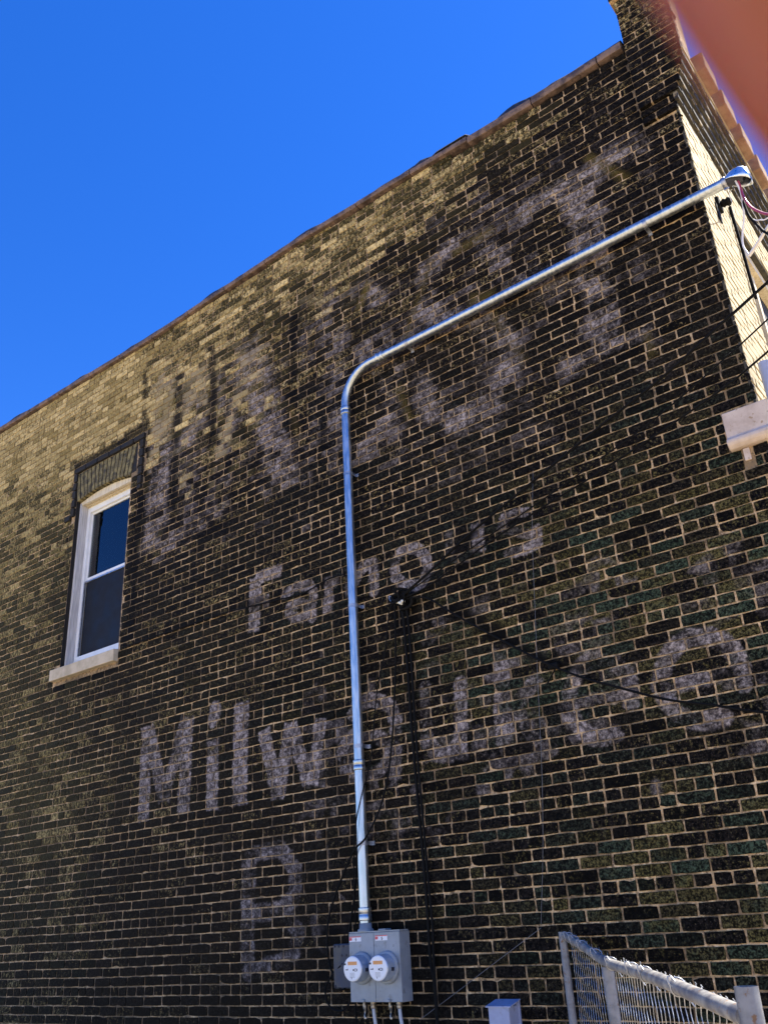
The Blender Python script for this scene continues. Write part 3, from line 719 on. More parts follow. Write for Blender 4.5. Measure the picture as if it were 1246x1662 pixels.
# flat arch of bricks on end over the window, and the raised label course round it
arch_hold = MB()
arch_hold.extrude([(-8.13, 6.06), (-8.06, 6.055), (-7.82, 6.095), (-7.585, 6.11), (-7.35, 6.095), (-7.11, 6.055), (-7.03, 6.06), (-7.03, ARCH_Z), (-8.13, ARCH_Z)], .006, .12, 'y')
arch = arch_hold.build('window_arch', M['soot_brick'], bld)
def arc_z(x): return 6.035 + 0.055 * (1 - ((x + 7.585) / 0.475) ** 2)
nA = 15
for i in range(nA):
    t0, t1 = i / nA, (i + 1) / nA
    bx0, bx1 = -8.055 + .94 * t0 + .009, -8.055 + .94 * t1 - .009
    tx0, tx1 = -8.125 + 1.085 * t0 + .009, -8.125 + 1.085 * t1 - .009
    m = MB()
    f0 = -.002 + rnd.uniform(-.002, .002)
    q = [(bx0, arc_z(bx0)), (bx1, arc_z(bx1)), (tx1, ARCH_Z - .003), (tx0, ARCH_Z - .003)]
    m.add([(x, f0, z) for x, z in q] + [(x + (0.003 if k in (0, 3) else -.003), .11, z) for k, (x, z) in enumerate(q)],
          [(0, 1, 2, 3), (0, 4, 5, 1), (1, 5, 6, 2), (2, 6, 7, 3), (3, 7, 4, 0)])
    o = m.build('brick', M['arch_brick'], arch, bevel=.003)
    o['tint'] = [rnd.uniform(.5, 1), .3, rnd.random()]
lab = Bricks()
def lab_brick(x0, x1, z0, z1):
    vs, fs = brick_geo(x0, x1, z0, z1, rnd, .022, .04)
    lab.add(vs, fs, (1.0, 0.95, rnd.random()))
x = -8.13
while x < -6.93:
    lab_brick(x, min(x + .2, -6.905), 6.402, 6.462); x += .21
for xa, xb, zt, zb in ((-8.132, -8.072, 6.395, 5.84), (-6.972, -6.908, 6.395, 5.81)):
    z = zt
    while z > zb + .03:
        lab_brick(xa, xb, max(z - .1, zb), z - .006); z -= .106
lab_brick(-8.24, -8.135, 5.835, 5.895)
lo = lab.build('label_course', M['soot_brick'], bld, stuff=False)
rv = MB(); rv.box(-8.0662, -8.0592, .004, .046, 4.152, 6.05); rv.build('window_reveal', M['soot_brick'], bld)  # thin black strip laid over the left reveal

# ------------------------------------------------------------ coping tiles and tar
x = -12.3
i = 0
cop = MB(); cop.box(-12.4, -1.26, .03, .30, 7.52, 7.60)
coping = cop.build('coping', M['mortar'], bld)
while x < -1.27:
    L = 0.60 * rnd.uniform(.93, 1.05)
    if x < -2.70 < x + L + .15: L = -2.685 - x
    x2 = min(x + L, -1.262)
    zb0, zb1 = top_of_wall(x + .01), top_of_wall(x2 - .01)
    tz = rnd.uniform(-.003, .006)
    kk = .80 if x > -3 else .62
    prof = [(a_, b_ * kk) for a_, b_ in [(-.036, 0), (-.042, .03), (-.036, .085), (-.015, .112), (.10, .125), (.30, .125), (.30, 0)]]
    n = len(prof)
    m = MB()
    vs = [(x + .004, p[0], zb0 + p[1] + tz) for p in prof] + [(x2 - .004, p[0], zb1 + p[1] + tz) for p in prof]
    m.add(vs, [(k, (k + 1) % n, n + (k + 1) % n, n + k) for k in range(n)] + [tuple(reversed(range(n))), tuple(range(n, 2 * n))])
    m.build('coping_tile', M['tile'], coping, bevel=.004)
    x = x2
tar = MB()
xs = np.arange(-12.3, -1.22, .06)
ringv = []
for xx in xs:
    h = .118 + .026 * max(0, math.sin(xx * 5.1) + .5 * math.sin(xx * 13.7 + 1)) * (1.25 if xx > -3.2 else .55) + rnd.uniform(0, .006)
    drip = max(0, math.sin(xx * 7.7)) * .010
    zb = top_of_wall(xx) - (.023 if xx > -3 else .045)
    ringv.append([(xx, -.030 - drip * .2, zb + .104 - drip), (xx, -.018, zb + h), (xx, .05, zb + h + .018), (xx, .28, zb + .13)])
tv = [p for r in ringv for p in r]
tar.add(tv, [(i * 4 + k, i * 4 + k + 1, (i + 1) * 4 + k + 1, (i + 1) * 4 + k) for i in range(len(ringv) - 1) for k in range(3)], smooth=True)
tar.build('tar_strip', M['tar'], coping)

# ------------------------------------------------------------ corner pier and corbelled cornice of the front
def corb(z):     # how far the front steps out at height z
    k = int((z - 6.85) / P) + 1
    return 0 if z < 6.85 else min(k, 6) * .0215
pier_b = MB()
z = 6.78
while z < 8.5:
    z1 = z + P
    r = XC + corb(z + P / 2) - .022
    f = -.018 if z < 6.9 else -.040
    fl = .03 if z > 8.06 else 0
    pier_b.box(-1.238 - fl, r, f - fl, .33, z + (.010 if z < 6.95 else 0), z1 - .0005)
    z = z1
pier = pier_b.build('corner_pier', M['mortar'], bld)
pbr = Bricks()
z = 6.78; k = 0
while z < 8.5:
    r = XC + corb(z + P / 2)
    f = .018 if z < 6.9 else .040
    fl = .03 if z > 8.06 else 0
    cuts = [-1.245 - fl, -1.03, r] if k % 2 else [-1.245 - fl, -1.14, r]
    for a, b in zip(cuts[:-1], cuts[1:]):
        vs, fs = brick_geo(a + .005, b - (.005 if b < r else 0), z + J, z + P - J, rnd, f + fl + .007, .066)
        cr = rnd.random()
        pbr.add(vs, fs, (cr if z < 7.5 else cr * .25, rnd.random(), rnd.random()))
    # left return of the pier
    z += P; k += 1
pbr.build('pier_bricks', M['brick'], pier, stuff=False)

fm = MB()
zt = 6.85
# front wall body with a tall recess
RY0, RY1, RZ0, RZ1 = 0.83, 2.6, 3.2, 6.40
fm.box(-1.30, XC - .006, .345, RY0, 0, zt); fm.box(-1.30, XC - .006, RY1, 9, 0, zt)
fm.box(-1.30, XC - .006, RY0, RY1, 0, RZ0); fm.box(-1.30, XC - .006, RY0, RY1, RZ1, zt)
fm.box(-1.30, XC - .16, RY0, RY1, RZ0, RZ1)
fm.box(-0.9995, XC - .006, 0.0, .344, 0, zt - .001)
fm.box(-1.30, XC - .006, .345, 9, zt, 7.45)
front = fm.build('front_wall', M['front_mortar'], bld)
fb = Bricks(); cb_ = Bricks()
for k in range(-15, 100):
    zc = Z0 + k * P
    lo_, hi_ = zc - P / 2 + J * 1.0, zc + P / 2 - J * 1.0
    if hi_ > 6.855: continue
    if zc < 2.0: continue
    st = LB / 2 if k % 7 == 0 else LB
    y = 0.001 if k % 2 else 0.001
    first = True
    while y < 7.2:
        L = st - .009 if not (first and k % 2) else LB / 2 - .009
        y2 = y + L
        zm = zc
        if RZ0 < zc < RZ1 and y2 > RY0 and y < RY1:
            if y < RY0 - .04: y2 = RY0
            elif y2 > RY1 + .04: y = RY1
            else:
                y += L + .009; first = False; continue
        vs, fs = brick_geo(y, y2, lo_, hi_, rnd, rnd.uniform(-.001, .003), .014, 'x', XC)
        fb.add(vs, fs, tint())
        y = y2 + .009; first = False
fb.build('front_wall_bricks', M['front'], front)
corn = MB()
for k in range(6):
    z = 6.85 + k * P
    off = min(k + 1, 6) * .0215
    corn.box(XC - .03, XC + off - .006, -.03 if k > 0 else 0, 9, z + .001, z + P - .001)
cornice = corn.build('corbelled_cornice', M['front_mortar'], bld)
for k in range(6):
    z = 6.85 + k * P
    off = min(k + 1, 6) * .0215
    y = -.035 + (.05 if k % 2 else 0)
    while y < 7.5:
        y2 = y + (LB if k % 3 else LB / 2) - .01
        vs, fs = brick_geo(y, y2, z + .004, z + P - .005, rnd, off - .0 + rnd.uniform(-.002, .003), .03, 'x', XC)
        cb_.add(vs, fs, tint())
        y = y2 + .010
cb_.build('cornice_bricks', M['cornice'], cornice)
# bright drip line and the row of projecting stones on top
dl = MB(); dl.box(XC + .05, XC + .137, -.035, 9, 7.270, 7.284); dl.build('cornice_ledge', M['front'], cornice)
y = .27
for k in range(12):
    m = MB(); m.box(XC + .10, XC + .205, y, y + .29, 7.30, 7.47, ch=.012)
    m.build('cornice_stone', M['brownstone'], cornice)
    y += .435

# recess details: dark soffit shade comes by itself; cream inner frame and panel
rf = MB()
rf.box(XC - .15, XC - .05, RY0 + .004, RY0 + .09, RZ0, RZ1 - .09); rf.box(XC - .15, XC - .05, RY0 + .004, RY1, RZ1 - .09, RZ1 - .004)
rf.box(XC - .15, XC - .09, 1.55, 1.62, RZ0, RZ1 - .092)
fw = rf.build('front_window', M['casing'], bld)
gp = MB(); gp.box(XC - .135, XC - .13, RY0 + .09, RY1 - .05, RZ0 + .02, RZ1 - .094); gp.build('pane', M['dark_room'], fw)

# corner stone and the small one below
cs = MB()
cs.extrude([(-.030, 4.302), (-.030, 4.135), (-.040, 4.122), (-.058, 4.108), (-.062, 4.085), (-.052, 4.068), (-.030, 4.050), (.10, 4.048), (.10, 4.302)], -1.192, -0.925, 'x')
st = cs.build('corner_stone', M['limestone'], bld, bevel=.006)
c2 = MB(); c2.box(-1.126, -1.088, -.005, .05, 3.966, 4.046, ch=.004)
c2.build('corner_stone', M['limestone'], bld)
c3 = MB()
c3.extrude([(-.925, 4.30), (-.80, 4.20), (-.76, 4.12), (-.76, 4.08), (-.90, 4.05), (-.985, 4.05), (-.985, 4.30)], -.028, 6.0, 'y')
c3.build('shopfront_cornice', M['limestone'], bld)

# ------------------------------------------------------------ side window
wm = MB()
x0, x1, z0, z1 = OP
wm.box(x0 + .002, x0 + .032, .045, .165, z0 + .02, 6.03, 0, ch=.004)     # left jamb lining
wm.box(x1 - .032, x1 - .002, .045, .165, z0 + .02, 6.03, 0, ch=.004)
for k, (ya, yb, zb) in enumerate(((.048, .075, 6.000), (.077, .100, 6.012), (.102, .130, 5.998), (.132, .165, 5.985))):
    n = 14; pr = [(x0 + .034, zb), ]
    pr = [(x0 + .004 + (x1 - x0 - .008) * i / n, arc_z(x0 + .004 + (x1 - x0 - .008) * i / n) - .004) for i in range(n + 1)]
    wm.extrude([(x0 + .034, zb), (x1 - .034, zb)] + [(px_, pz_) for px_, pz_ in reversed(pr)], ya, yb, 'y', 1)
win = wm.build('window', [M['casing_grey'], M['casing']], bld)
fr = MB()
FY0, FY1 = .128, .172
fr.box(x0 + .034, x0 + .078, FY0, FY1, z0 + .04, 5.984, ch=.004); fr.box(x1 - .078, x1 - .034, FY0, FY1, z0 + .04, 5.984, ch=.004)
fr.box(x0 + .079, x1 - .079, FY0, FY1, 5.925, 5.984, ch=.004); fr.box(x0 + .079, x1 - .079, FY0, FY1, z0 + .04, z0 + .125, ch=.004)
fr.build('frame', M['white_frame'], win)
us = MB()
us.box(x0 + .079, x0 + .097, .158, .19, 5.11, 5.924); us.box(x1 - .097, x1 - .079, .158, .19, 5.11, 5.924); us.box(x0 + .098, x1 - .098, .150, .19, 5.11, 5.145, ch=.003); us.box(x0 + .098, x1 - .098, .158, .19, 5.905, 5.924)
us.build('upper_sash', M['white_frame'], win)
m = MB(); m.box(x0 + .097, x1 - .097, .170, .174, 5.146, 5.904); m.build('pane', M['glass'], win)
m = MB(); m.box(x0 + .097, x1 - .097, .190, .194, z0 + .13, 5.112); m.build('pane', M['glass'], win)
ls = MB(); ls.box(x0 + .079, x0 + .092, .136, .150, z0 + .126, 5.105); ls.box(x1 - .092, x1 - .079, .136, .150, z0 + .126, 5.105)
ls.box(x0 + .093, x1 - .093, .136, .150, 5.088, 5.105)
ls.build('screen_frame', M['galv_dull'], win)
m = MB(); m.box(x0 + .120, x1 - .093, .150, .152, z0 + .127, 5.087); m.build('insect_screen', M['screen'], win)
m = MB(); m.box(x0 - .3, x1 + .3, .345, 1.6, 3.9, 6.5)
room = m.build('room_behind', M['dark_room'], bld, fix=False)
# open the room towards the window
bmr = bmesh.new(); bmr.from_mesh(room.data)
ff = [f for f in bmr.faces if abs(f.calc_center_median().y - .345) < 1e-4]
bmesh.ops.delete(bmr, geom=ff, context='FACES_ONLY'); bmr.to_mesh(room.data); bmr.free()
cu = MB()
n = 26
top = [(x0 + .10 + .26 * i / n, .27 + .014 * math.sin(i * 1.5), 5.98) for i in range(n + 1)]
cu.add([p for p in top] + [(p[0], p[1], 4.2) for p in top], [(i, i + 1, n + 2 + i, n + 1 + i) for i in range(n)], smooth=True)
cu.build('curtain', M['curtain'], bld)
sl = MB(); sl.extrude([(-.052, 4.020), (-.054, 4.135), (.02, 4.148), (.165, 4.165), (.165, 4.020)], -8.15, -7.10, 'x')
sl.build('window_sill', M['sill'], bld, bevel=.005)
# ------------------------------------------------------------ steel service conduit
def arc(c, r, a0, a1, n=12, y=-.066):
    return [(c[0] + r * math.cos(R(a0 + (a1 - a0) * i / n)), y, c[1] + r * math.sin(R(a0 + (a1 - a0) * i / n))) for i in range(n + 1)]
CR = .036
XV, ZH, RB = -4.113, 5.893, .30
cond = empty('service_conduit', (XV, -.066, 1.55))
prop(cond, 'shiny bent steel conduit rising from the meter box and running right to the corner', 'conduit')
m = MB(); m.tube([(XV, -.066, 1.56), (XV, -.066, 2.62)], CR, 20); m.build('lower_pipe', M['galv'], cond)
m = MB(); m.tube([(XV, -.066, 2.62), (XV, -.066, 5.55)], CR * .985, 20); m.build('riser_pipe', M['galv'], cond)
m = MB()
m.tube([(XV, -.066, 5.55)] + arc((XV + RB, ZH - RB), RB, 180, 90, 16) + [(XV + RB + .12, -.066, ZH)], CR * .985, 20); m.build('elbow', M['galv'], cond)
m = MB(); m.tube([(XV + RB + .12, -.066, ZH), (-2.3, -.067, ZH + .002), (-.80, -.066, ZH + .012)], CR * .985, 20); m.build('top_pipe', M['galv'], cond)
def ring(p, ax, L=.07, r=CR * 1.17):
    m = MB(); m.lathe(p, ax, [(-L / 2, CR * .98), (-L / 2, r), (-L / 2 + .006, r * 1.04), (-L / 2 + .018, r), (-.004, r), (-.003, r * .97), (.003, r * .97), (.004, r), (L / 2 - .018, r), (L / 2 - .006, r * 1.04), (L / 2, r), (L / 2, CR * .98)], 20)
    m.build('coupling', M['galv'], cond)
ring((XV, -.066, 2.62), (0, 0, 1)); ring((XV, -.066, 5.53), (0, 0, 1)); ring((XV + RB + .10, -.066, ZH), (1, 0, 0)); ring((XV, -.066, 1.66), (0, 0, 1), .08)
def strap(p, vert):
    m = MB()
    x, y, z = p
    n = 12; w = .014
    for s in (-1, 1):
        pass
    vs = []
    for i in range(n + 1):
        a = math.pi * i / n
        u, v = math.cos(a) * (CR + .0015), -math.sin(a) * (CR + .0015)
        for t in (-w, w):
            vs.append((x + u, y + v, z + t) if vert else (x + t, y + v, z + u))
    m.add(vs, [(2 * i, 2 * i + 1, 2 * i + 3, 2 * i + 2) for i in range(n)])
    for s in (-1, 1):
        e = CR + .0015
        if vert: m.box(x + s * e - .001, x + s * e + .001, y, -.002, z - w, z + w); m.box(min(x + s * e, x + s * (e + .022)), max(x + s * e, x + s * (e + .022)), -.006, -.002, z - w, z + w); m.lathe((x + s * (e + .011), -.006, z), (0, -1, 0), [(0, .006), (.004, .006)], 8)
        else: m.box(x - w, x + w, y, -.002, z + s * e - .001, z + s * e + .001); m.box(x - w, x + w, -.006, -.002, min(z + s * e, z + s * (e + .022)), max(z + s * e, z + s * (e + .022))); m.lathe((x, -.006, z + s * (e + .011)), (0, -1, 0), [(0, .006), (.004, .006)], 8)
    m.build('strap', M['galv_dull'], cond)
for zz in (4.93, 3.8, 2.75, 2.10): strap((XV, -.066, zz), True)
for xx in (-3.43, -1.37): strap((xx, -.066, ZH), False)
# weatherhead: a hood on the end of the pipe, open below
wh = MB()
hood = []
n = 18
secs = [(-.805, .040, .034, -.004), (-.785, .046, .042, -.010), (-.765, .056, .056, -.022), (-.735, .062, .062, -.040), (-.705, .062, .058, -.055), (-.68, .056, .044, -.068), (-.662, .044, .022, -.078), (-.654, .026, -.012, -.080)]
for (x, ry, up, lo) in secs:
    for k in range(n + 1):
        a = math.pi * k / n
        yy, zz = math.cos(a) * ry, max(math.sin(a), 0) * up
        if k == 0 or k == n: zz = lo
        elif k == 1 or k == n - 1: zz = lo * .45; yy = math.copysign(ry * 1.0, yy)
        hood.append((x, -.066 + yy, ZH + .012 + zz))
wh.add(hood, [(i * (n + 1) + k, i * (n + 1) + k + 1, (i + 1) * (n + 1) + k + 1, (i + 1) * (n + 1) + k) for i in range(len(secs) - 1) for k in range(n)], smooth=True)
who = wh.build('weatherhead', M['alu'], cond)
so = who.modifiers.new('thick', 'SOLIDIFY'); so.thickness = .005; so.offset = -1
m = MB(); m.lathe((-.80, -.066, ZH + .012), (1, 0, 0), [(0, .034), (.04, .042), (.09, .040), (.10, .02)], 16); m.build('throat_plate', M['ink'], who)
m = MB(); m.lathe((-.815, -.066, ZH + .012), (1, 0, 0), [(-.015, .036), (-.015, .041), (.015, .041), (.015, .036)], 16)
m.box(-.827, -.803, -.072, -.060, ZH - .045, ZH - .02); m.build('collar', M['galv_dull'], who)

def cable(name, pts, r, mat, label, cat, k=6, sag=0, group=None, n=8):
    Q = smooth(pts, k)
    Q = [Vector(p) + Vector((rnd.uniform(-1, 1), 0, rnd.uniform(-1, 1))) * (sag if 0 < i < len(Q) - 1 else 0) for i, p in enumerate(Q)]
    m = MB(); m.tube(Q, r, n)
    o = m.build(name, mat)
    prop(o, label, cat, group)
    return o

# leads out of the weatherhead
cable('service_lead', [(-.735, -.066, 5.885), (-.729, -.08, 5.78), (-.722, -.1, 5.69), (-.693, -.14, 5.568), (-.648, -.18, 5.471), (-.601, -.22, 5.393), (-.45, -.3, 5.2), (-.2, -.4, 5.02)], .0085, M['cable_red'], 'maroon wire curving down out of the conduit hood at the corner', 'wire')
cable('service_lead', [(-.745, -.05, 5.885), (-.739, -.06, 5.784), (-.735, -.08, 5.643), (-.721, -.1, 5.533), (-.683, -.14, 5.406), (-.635, -.2, 5.272), (-.5, -.3, 5.05), (-.25, -.4, 4.85)], .0085, M['cable'], 'black wire hanging out of the conduit hood at the corner', 'wire')
cable('service_lead', [(-.748, -.08, 5.885), (-.735, -.08, 5.771), (-.746, -.07, 5.658), (-.764, -.05, 5.581), (-.80, -.03, 5.49), (-.815, -.03, 5.40), (-.794, -.05, 5.294)], .0062, M['cable_white'], 'white wire dropping straight down below the conduit hood', 'wire')
cable('drop_wire', [(-.794, -.05, 5.294), (-.714, -.10, 5.323), (-.629, -.16, 5.354), (-.3, -.35, 5.47), (.4, -.7, 5.75)], .011, M['cable_white'], 'thick pale drop wire rising to the right beside the sunlit front', 'wire', sag=0)
cable('service_lead', [(-.714, -.1, 5.513), (-.69, -.12, 5.47), (-.667, -.14, 5.446), (-.611, -.18, 5.403), (-.45, -.25, 5.42), (-.2, -.4, 5.5)], .0045, M['cable_white'], 'thin white wire looping off the black lead under the conduit hood', 'wire')
# anchor on the front
an = MB()
an.box(-.981, -.955, .38, .47, 6.12, 6.22, ch=.006)
an.lathe((-.955, .425, 6.17), (1, 0, -.15), [(0, .02), (.02, .034), (.035, .024), (.05, .034), (.065, .03), (.075, .012)], 14)
an.box(-.978, -.97, .33, .40, 5.98, 6.13)  # thin black sheet for the knob's shadow trailing down the front
ao = an.build('wire_anchor', M['cable'])
prop(ao, 'dark insulator knob with painted-on shadow strip on the sunlit front just right of the corner', 'insulator')
cable('guy_wire', [(-.885, .425, 6.15), (-.84, .15, 6.0), (-.79, -.03, 5.86)], .003, M['galv_dull'], 'thin wire from the dark insulator knob to the conduit hood', 'wire', k=4)
cable('front_dark_band', [(-.965, .80, 6.42), (-.962, .80, 6.0), (-.962, .795, 5.75), (-.962, .80, 5.55)], .012, M['cable'], 'added black pipe standing in for a dark band beside the recess of the sunlit front', 'pipe', k=3)  # pipe added in place of a dark vertical band on the front
cable('downspout', [(-.90, .085, 4.60), (-.90, .085, 4.45), (-.90, .085, 4.31)], .038, M['box_blue'], 'short grey pipe standing on the stone ledge at the corner', 'pipe', k=2, n=16)

# ------------------------------------------------------------ overhead wires to the wall hook
hk = empty('wall_hook', (-3.67, 0, 3.77))
prop(hk, 'rusty dark wall hook with pale wedge clamp holding all the overhead cables', 'hook')
m = MB(); m.box(-3.70, -3.63, -.012, .0, 3.74, 3.83, ch=.003); m.tube(smooth([(-3.665, -.01, 3.80), (-3.665, -.07, 3.80), (-3.66, -.10, 3.775), (-3.66, -.085, 3.745), (-3.66, -.06, 3.745)], 4), .008, 8)
m.build('bracket', M['cable'], hk)
m = MB(); m.tube([(-3.70, -.07, 3.728), (-3.64, -.085, 3.700)], [.010, .014], 8); m.tube([(-3.69, -.07, 3.745), (-3.625, -.08, 3.712)], [.006, .011], 8)
m.build('wedge_clamp', M['insulator'], hk)
m = MB(); m.tube(smooth([(-3.78, -.05, 3.80), (-3.755, -.06, 3.785), (-3.72, -.06, 3.748), (-3.70, -.06, 3.73)], 4), .004, 6)
m.tube(smooth([(-3.78, -.05, 3.80), (-3.775, -.05, 3.77), (-3.74, -.06, 3.735), (-3.70, -.065, 3.722)], 4), .004, 6)
m.build('clamp_bail', M['galv_dull'], hk)
m = MB()
for k in range(7):
    a = rnd.uniform(0, 6.28)
    m.tube(smooth([(-3.68 + .05 * math.cos(a), -.05, 3.75 + .04 * math.sin(a)), (-3.66 + .09 * math.cos(a + 1), -.07, 3.75 + .07 * math.sin(a + 1)), (-3.66 + .05 * math.cos(a + 2.2), -.09, 3.77 + .05 * math.sin(a + 2.2)), (-3.62, -.06, 3.77)], 5), .007, 6)
m.tube(smooth([(-3.72, -.05, 3.79), (-3.64, -.06, 3.80), (-3.58, -.05, 3.74), (-3.60, -.04, 3.68), (-3.68, -.05, 3.67)], 5), .014, 8)
m.build('cable_tangle', M['cable'], hk)
g = 'overhead wires slanting up past the corner'
cable('overhead_wire', [(-3.64, -.08, 3.757), (-3.357, -.09, 3.877), (-3.003, -.12, 4.033), (-2.44, -.2, 4.205), (-1.914, -.3, 4.345), (-1.506, -.38, 4.44), (-1.264, -.43, 4.504), (-.96, -.5, 4.602), (-.654, -.58, 4.686), (1.5, -1.15, 5.3), (6, -2.3, 6.7)], .0088, M['cable'], 'uppermost and thickest of the black wires crossing the sunlit front', 'wire', group=g)
cable('overhead_wire', [(-3.62, -.08, 3.76), (-3.425, -.08, 3.82), (-2.791, -.15, 3.97), (-2.468, -.2, 4.03), (-2.004, -.28, 4.125), (-1.541, -.36, 4.226), (-1.229, -.42, 4.318), (-.975, -.48, 4.398), (-.709, -.55, 4.48), (1.5, -1.15, 5.2), (6, -2.3, 6.6)], .0048, M['cable'], 'thin middle black wire of the three crossing the corner', 'wire', group=g)
cable('overhead_wire', [(-3.63, -.07, 3.74), (-3.374, -.08, 3.777), (-2.803, -.13, 3.935), (-2.379, -.18, 4.02), (-2.028, -.24, 4.07), (-1.587, -.33, 4.135), (-1.226, -.4, 4.20), (-.981, -.46, 4.245), (-.757, -.52, 4.305), (1.5, -1.1, 4.95), (6, -2.3, 6.3)], .0064, M['cable'], 'lowest black wire of the three, passing just above the corner stone', 'wire', group=g)
cable('wall_cable', [(-3.66, -.06, 3.74), (-3.463, -.04, 3.707), (-3.30, -.03, 3.58), (-3.121, -.04, 3.439), (-2.85, -.03, 3.235), (-2.58, -.04, 3.039), (-2.35, -.03, 2.90), (-2.136, -.04, 2.798), (-1.852, -.04, 2.671), (-1.583, -.04, 2.587), (-1.315, -.04, 2.499), (-1.0, -.05, 2.45)], .0072, M['cable'], 'black cable sagging down to the right from the wall hook', 'cable')
m = MB(); m.box(-2.57, -2.50, -.04, -.004, 2.995, 3.03, ch=.006); m.tube([(-2.50, -.03, 3.02), (-2.60, -.03, 2.90)], .005, 8)
prop(m.build('cable_clip', M['cable']), 'black clip fixing the sagging cable to the wall', 'clip')
cable('wall_wire', [(-4.19, -.03, 4.08), (-4.243, -.03, 4.102), (-4.404, -.02, 4.11), (-4.671, -.02, 4.065), (-5.0, -.02, 4.085), (-5.312, -.02, 4.108), (-5.776, -.02, 4.129), (-6.987, -.02, 4.131)], .006, M['cable'], 'thin black wire stretched along the wall left of the conduit', 'wire')
cable('hanging_cable', [(-3.68, -.05, 3.76), (-3.675, -.04, 3.691), (-3.668, -.03, 3.342), (-3.662, -.03, 2.732), (-3.645, -.03, 2.13), (-3.633, -.03, 1.756), (-3.633, -.03, 1.369), (-3.616, -.03, 1.2), (-3.614, -.03, .6)], .010, M['cable'], 'thick black cable hanging from the hook to right of the meters, left strand', 'cable', sag=.0015)
cable('hanging_cable', [(-3.65, -.05, 3.75), (-3.636, -.03, 3.6), (-3.631, -.03, 3.333), (-3.632, -.03, 2.727), (-3.617, -.03, 2.051), (-3.601, -.03, 1.576), (-3.612, -.03, 1.267), (-3.60, -.03, .6)], .008, M['cable'], 'black cable hanging from the hook to right of the meters, right strand', 'cable', sag=.0015)
cable('hanging_cable', [(-3.69, -.05, 3.76), (-3.73, -.05, 3.702), (-3.771, -.03, 3.271), (-3.846, -.04, 2.675), (-3.927, -.06, 2.357), (-4.03, -.115, 2.14), (-4.12, -.125, 2.07), (-4.23, -.08, 1.988), (-4.376, -.05, 1.802), (-4.455, -.05, 1.614), (-4.457, -.05, 1.407), (-4.40, -.05, 1.278), (-4.34, -.05, 1.22), (-4.28, -.05, 1.26)], .0065, M['cable'], 'black cable crossing in front of the conduit and looping beside the dark box', 'cable')
cable('hanging_cable', [(-3.70, -.05, 3.75), (-3.782, -.05, 3.692), (-3.85, -.04, 3.4), (-3.933, -.05, 3.124), (-4.01, -.06, 2.66), (-4.06, -.12, 2.40), (-4.125, -.12, 2.20), (-4.185, -.08, 1.904), (-4.21, -.05, 1.603), (-4.22, -.04, 1.45)], .0045, M['cable'], 'thin black cable slanting down from the hook behind the meter box', 'cable')
cable('hanging_cable', [(-4.10, -.045, 3.4), (-4.152, -.05, 2.6), (-4.168, -.05, 2.2), (-4.19, -.05, 1.9), (-4.25, -.04, 1.66), (-4.30, -.04, 1.48), (-4.33, -.05, 1.36)], .0065, M['cable'], 'black cable hugging the left side of the lower conduit', 'cable')
cable('hanging_cable', [(-4.34, -.06, 1.36), (-4.42, -.05, 1.31), (-4.50, -.04, 1.22), (-4.46, -.04, 1.12), (-4.34, -.05, 1.10), (-4.24, -.05, 1.17), (-4.24, -.04, 1.05), (-4.20, -.04, .6)], .006, M['cable'], 'loop of black cable below the small dark box', 'cable')
cable('thin_line', [(-2.50, -.01, 4.4), (-2.567, -.02, 3.917), (-2.621, -.02, 3.362), (-2.66, -.02, 2.96), (-2.71, -.02, 2.395), (-2.768, -.02, 1.939), (-2.837, -.02, 1.542)], .0014, M['cable_grey'], 'fine pale line hanging straight down the wall right of centre', 'wire', k=4, n=5)
cable('thin_line', [(-2.84, -.02, 1.522), (-3.181, -.02, 1.345), (-3.46, -.02, 1.198), (-3.748, -.02, 1.05)], .0018, M['cable_grey'], 'fine pale line slanting down left to below the meter box', 'wire', k=4, n=5)

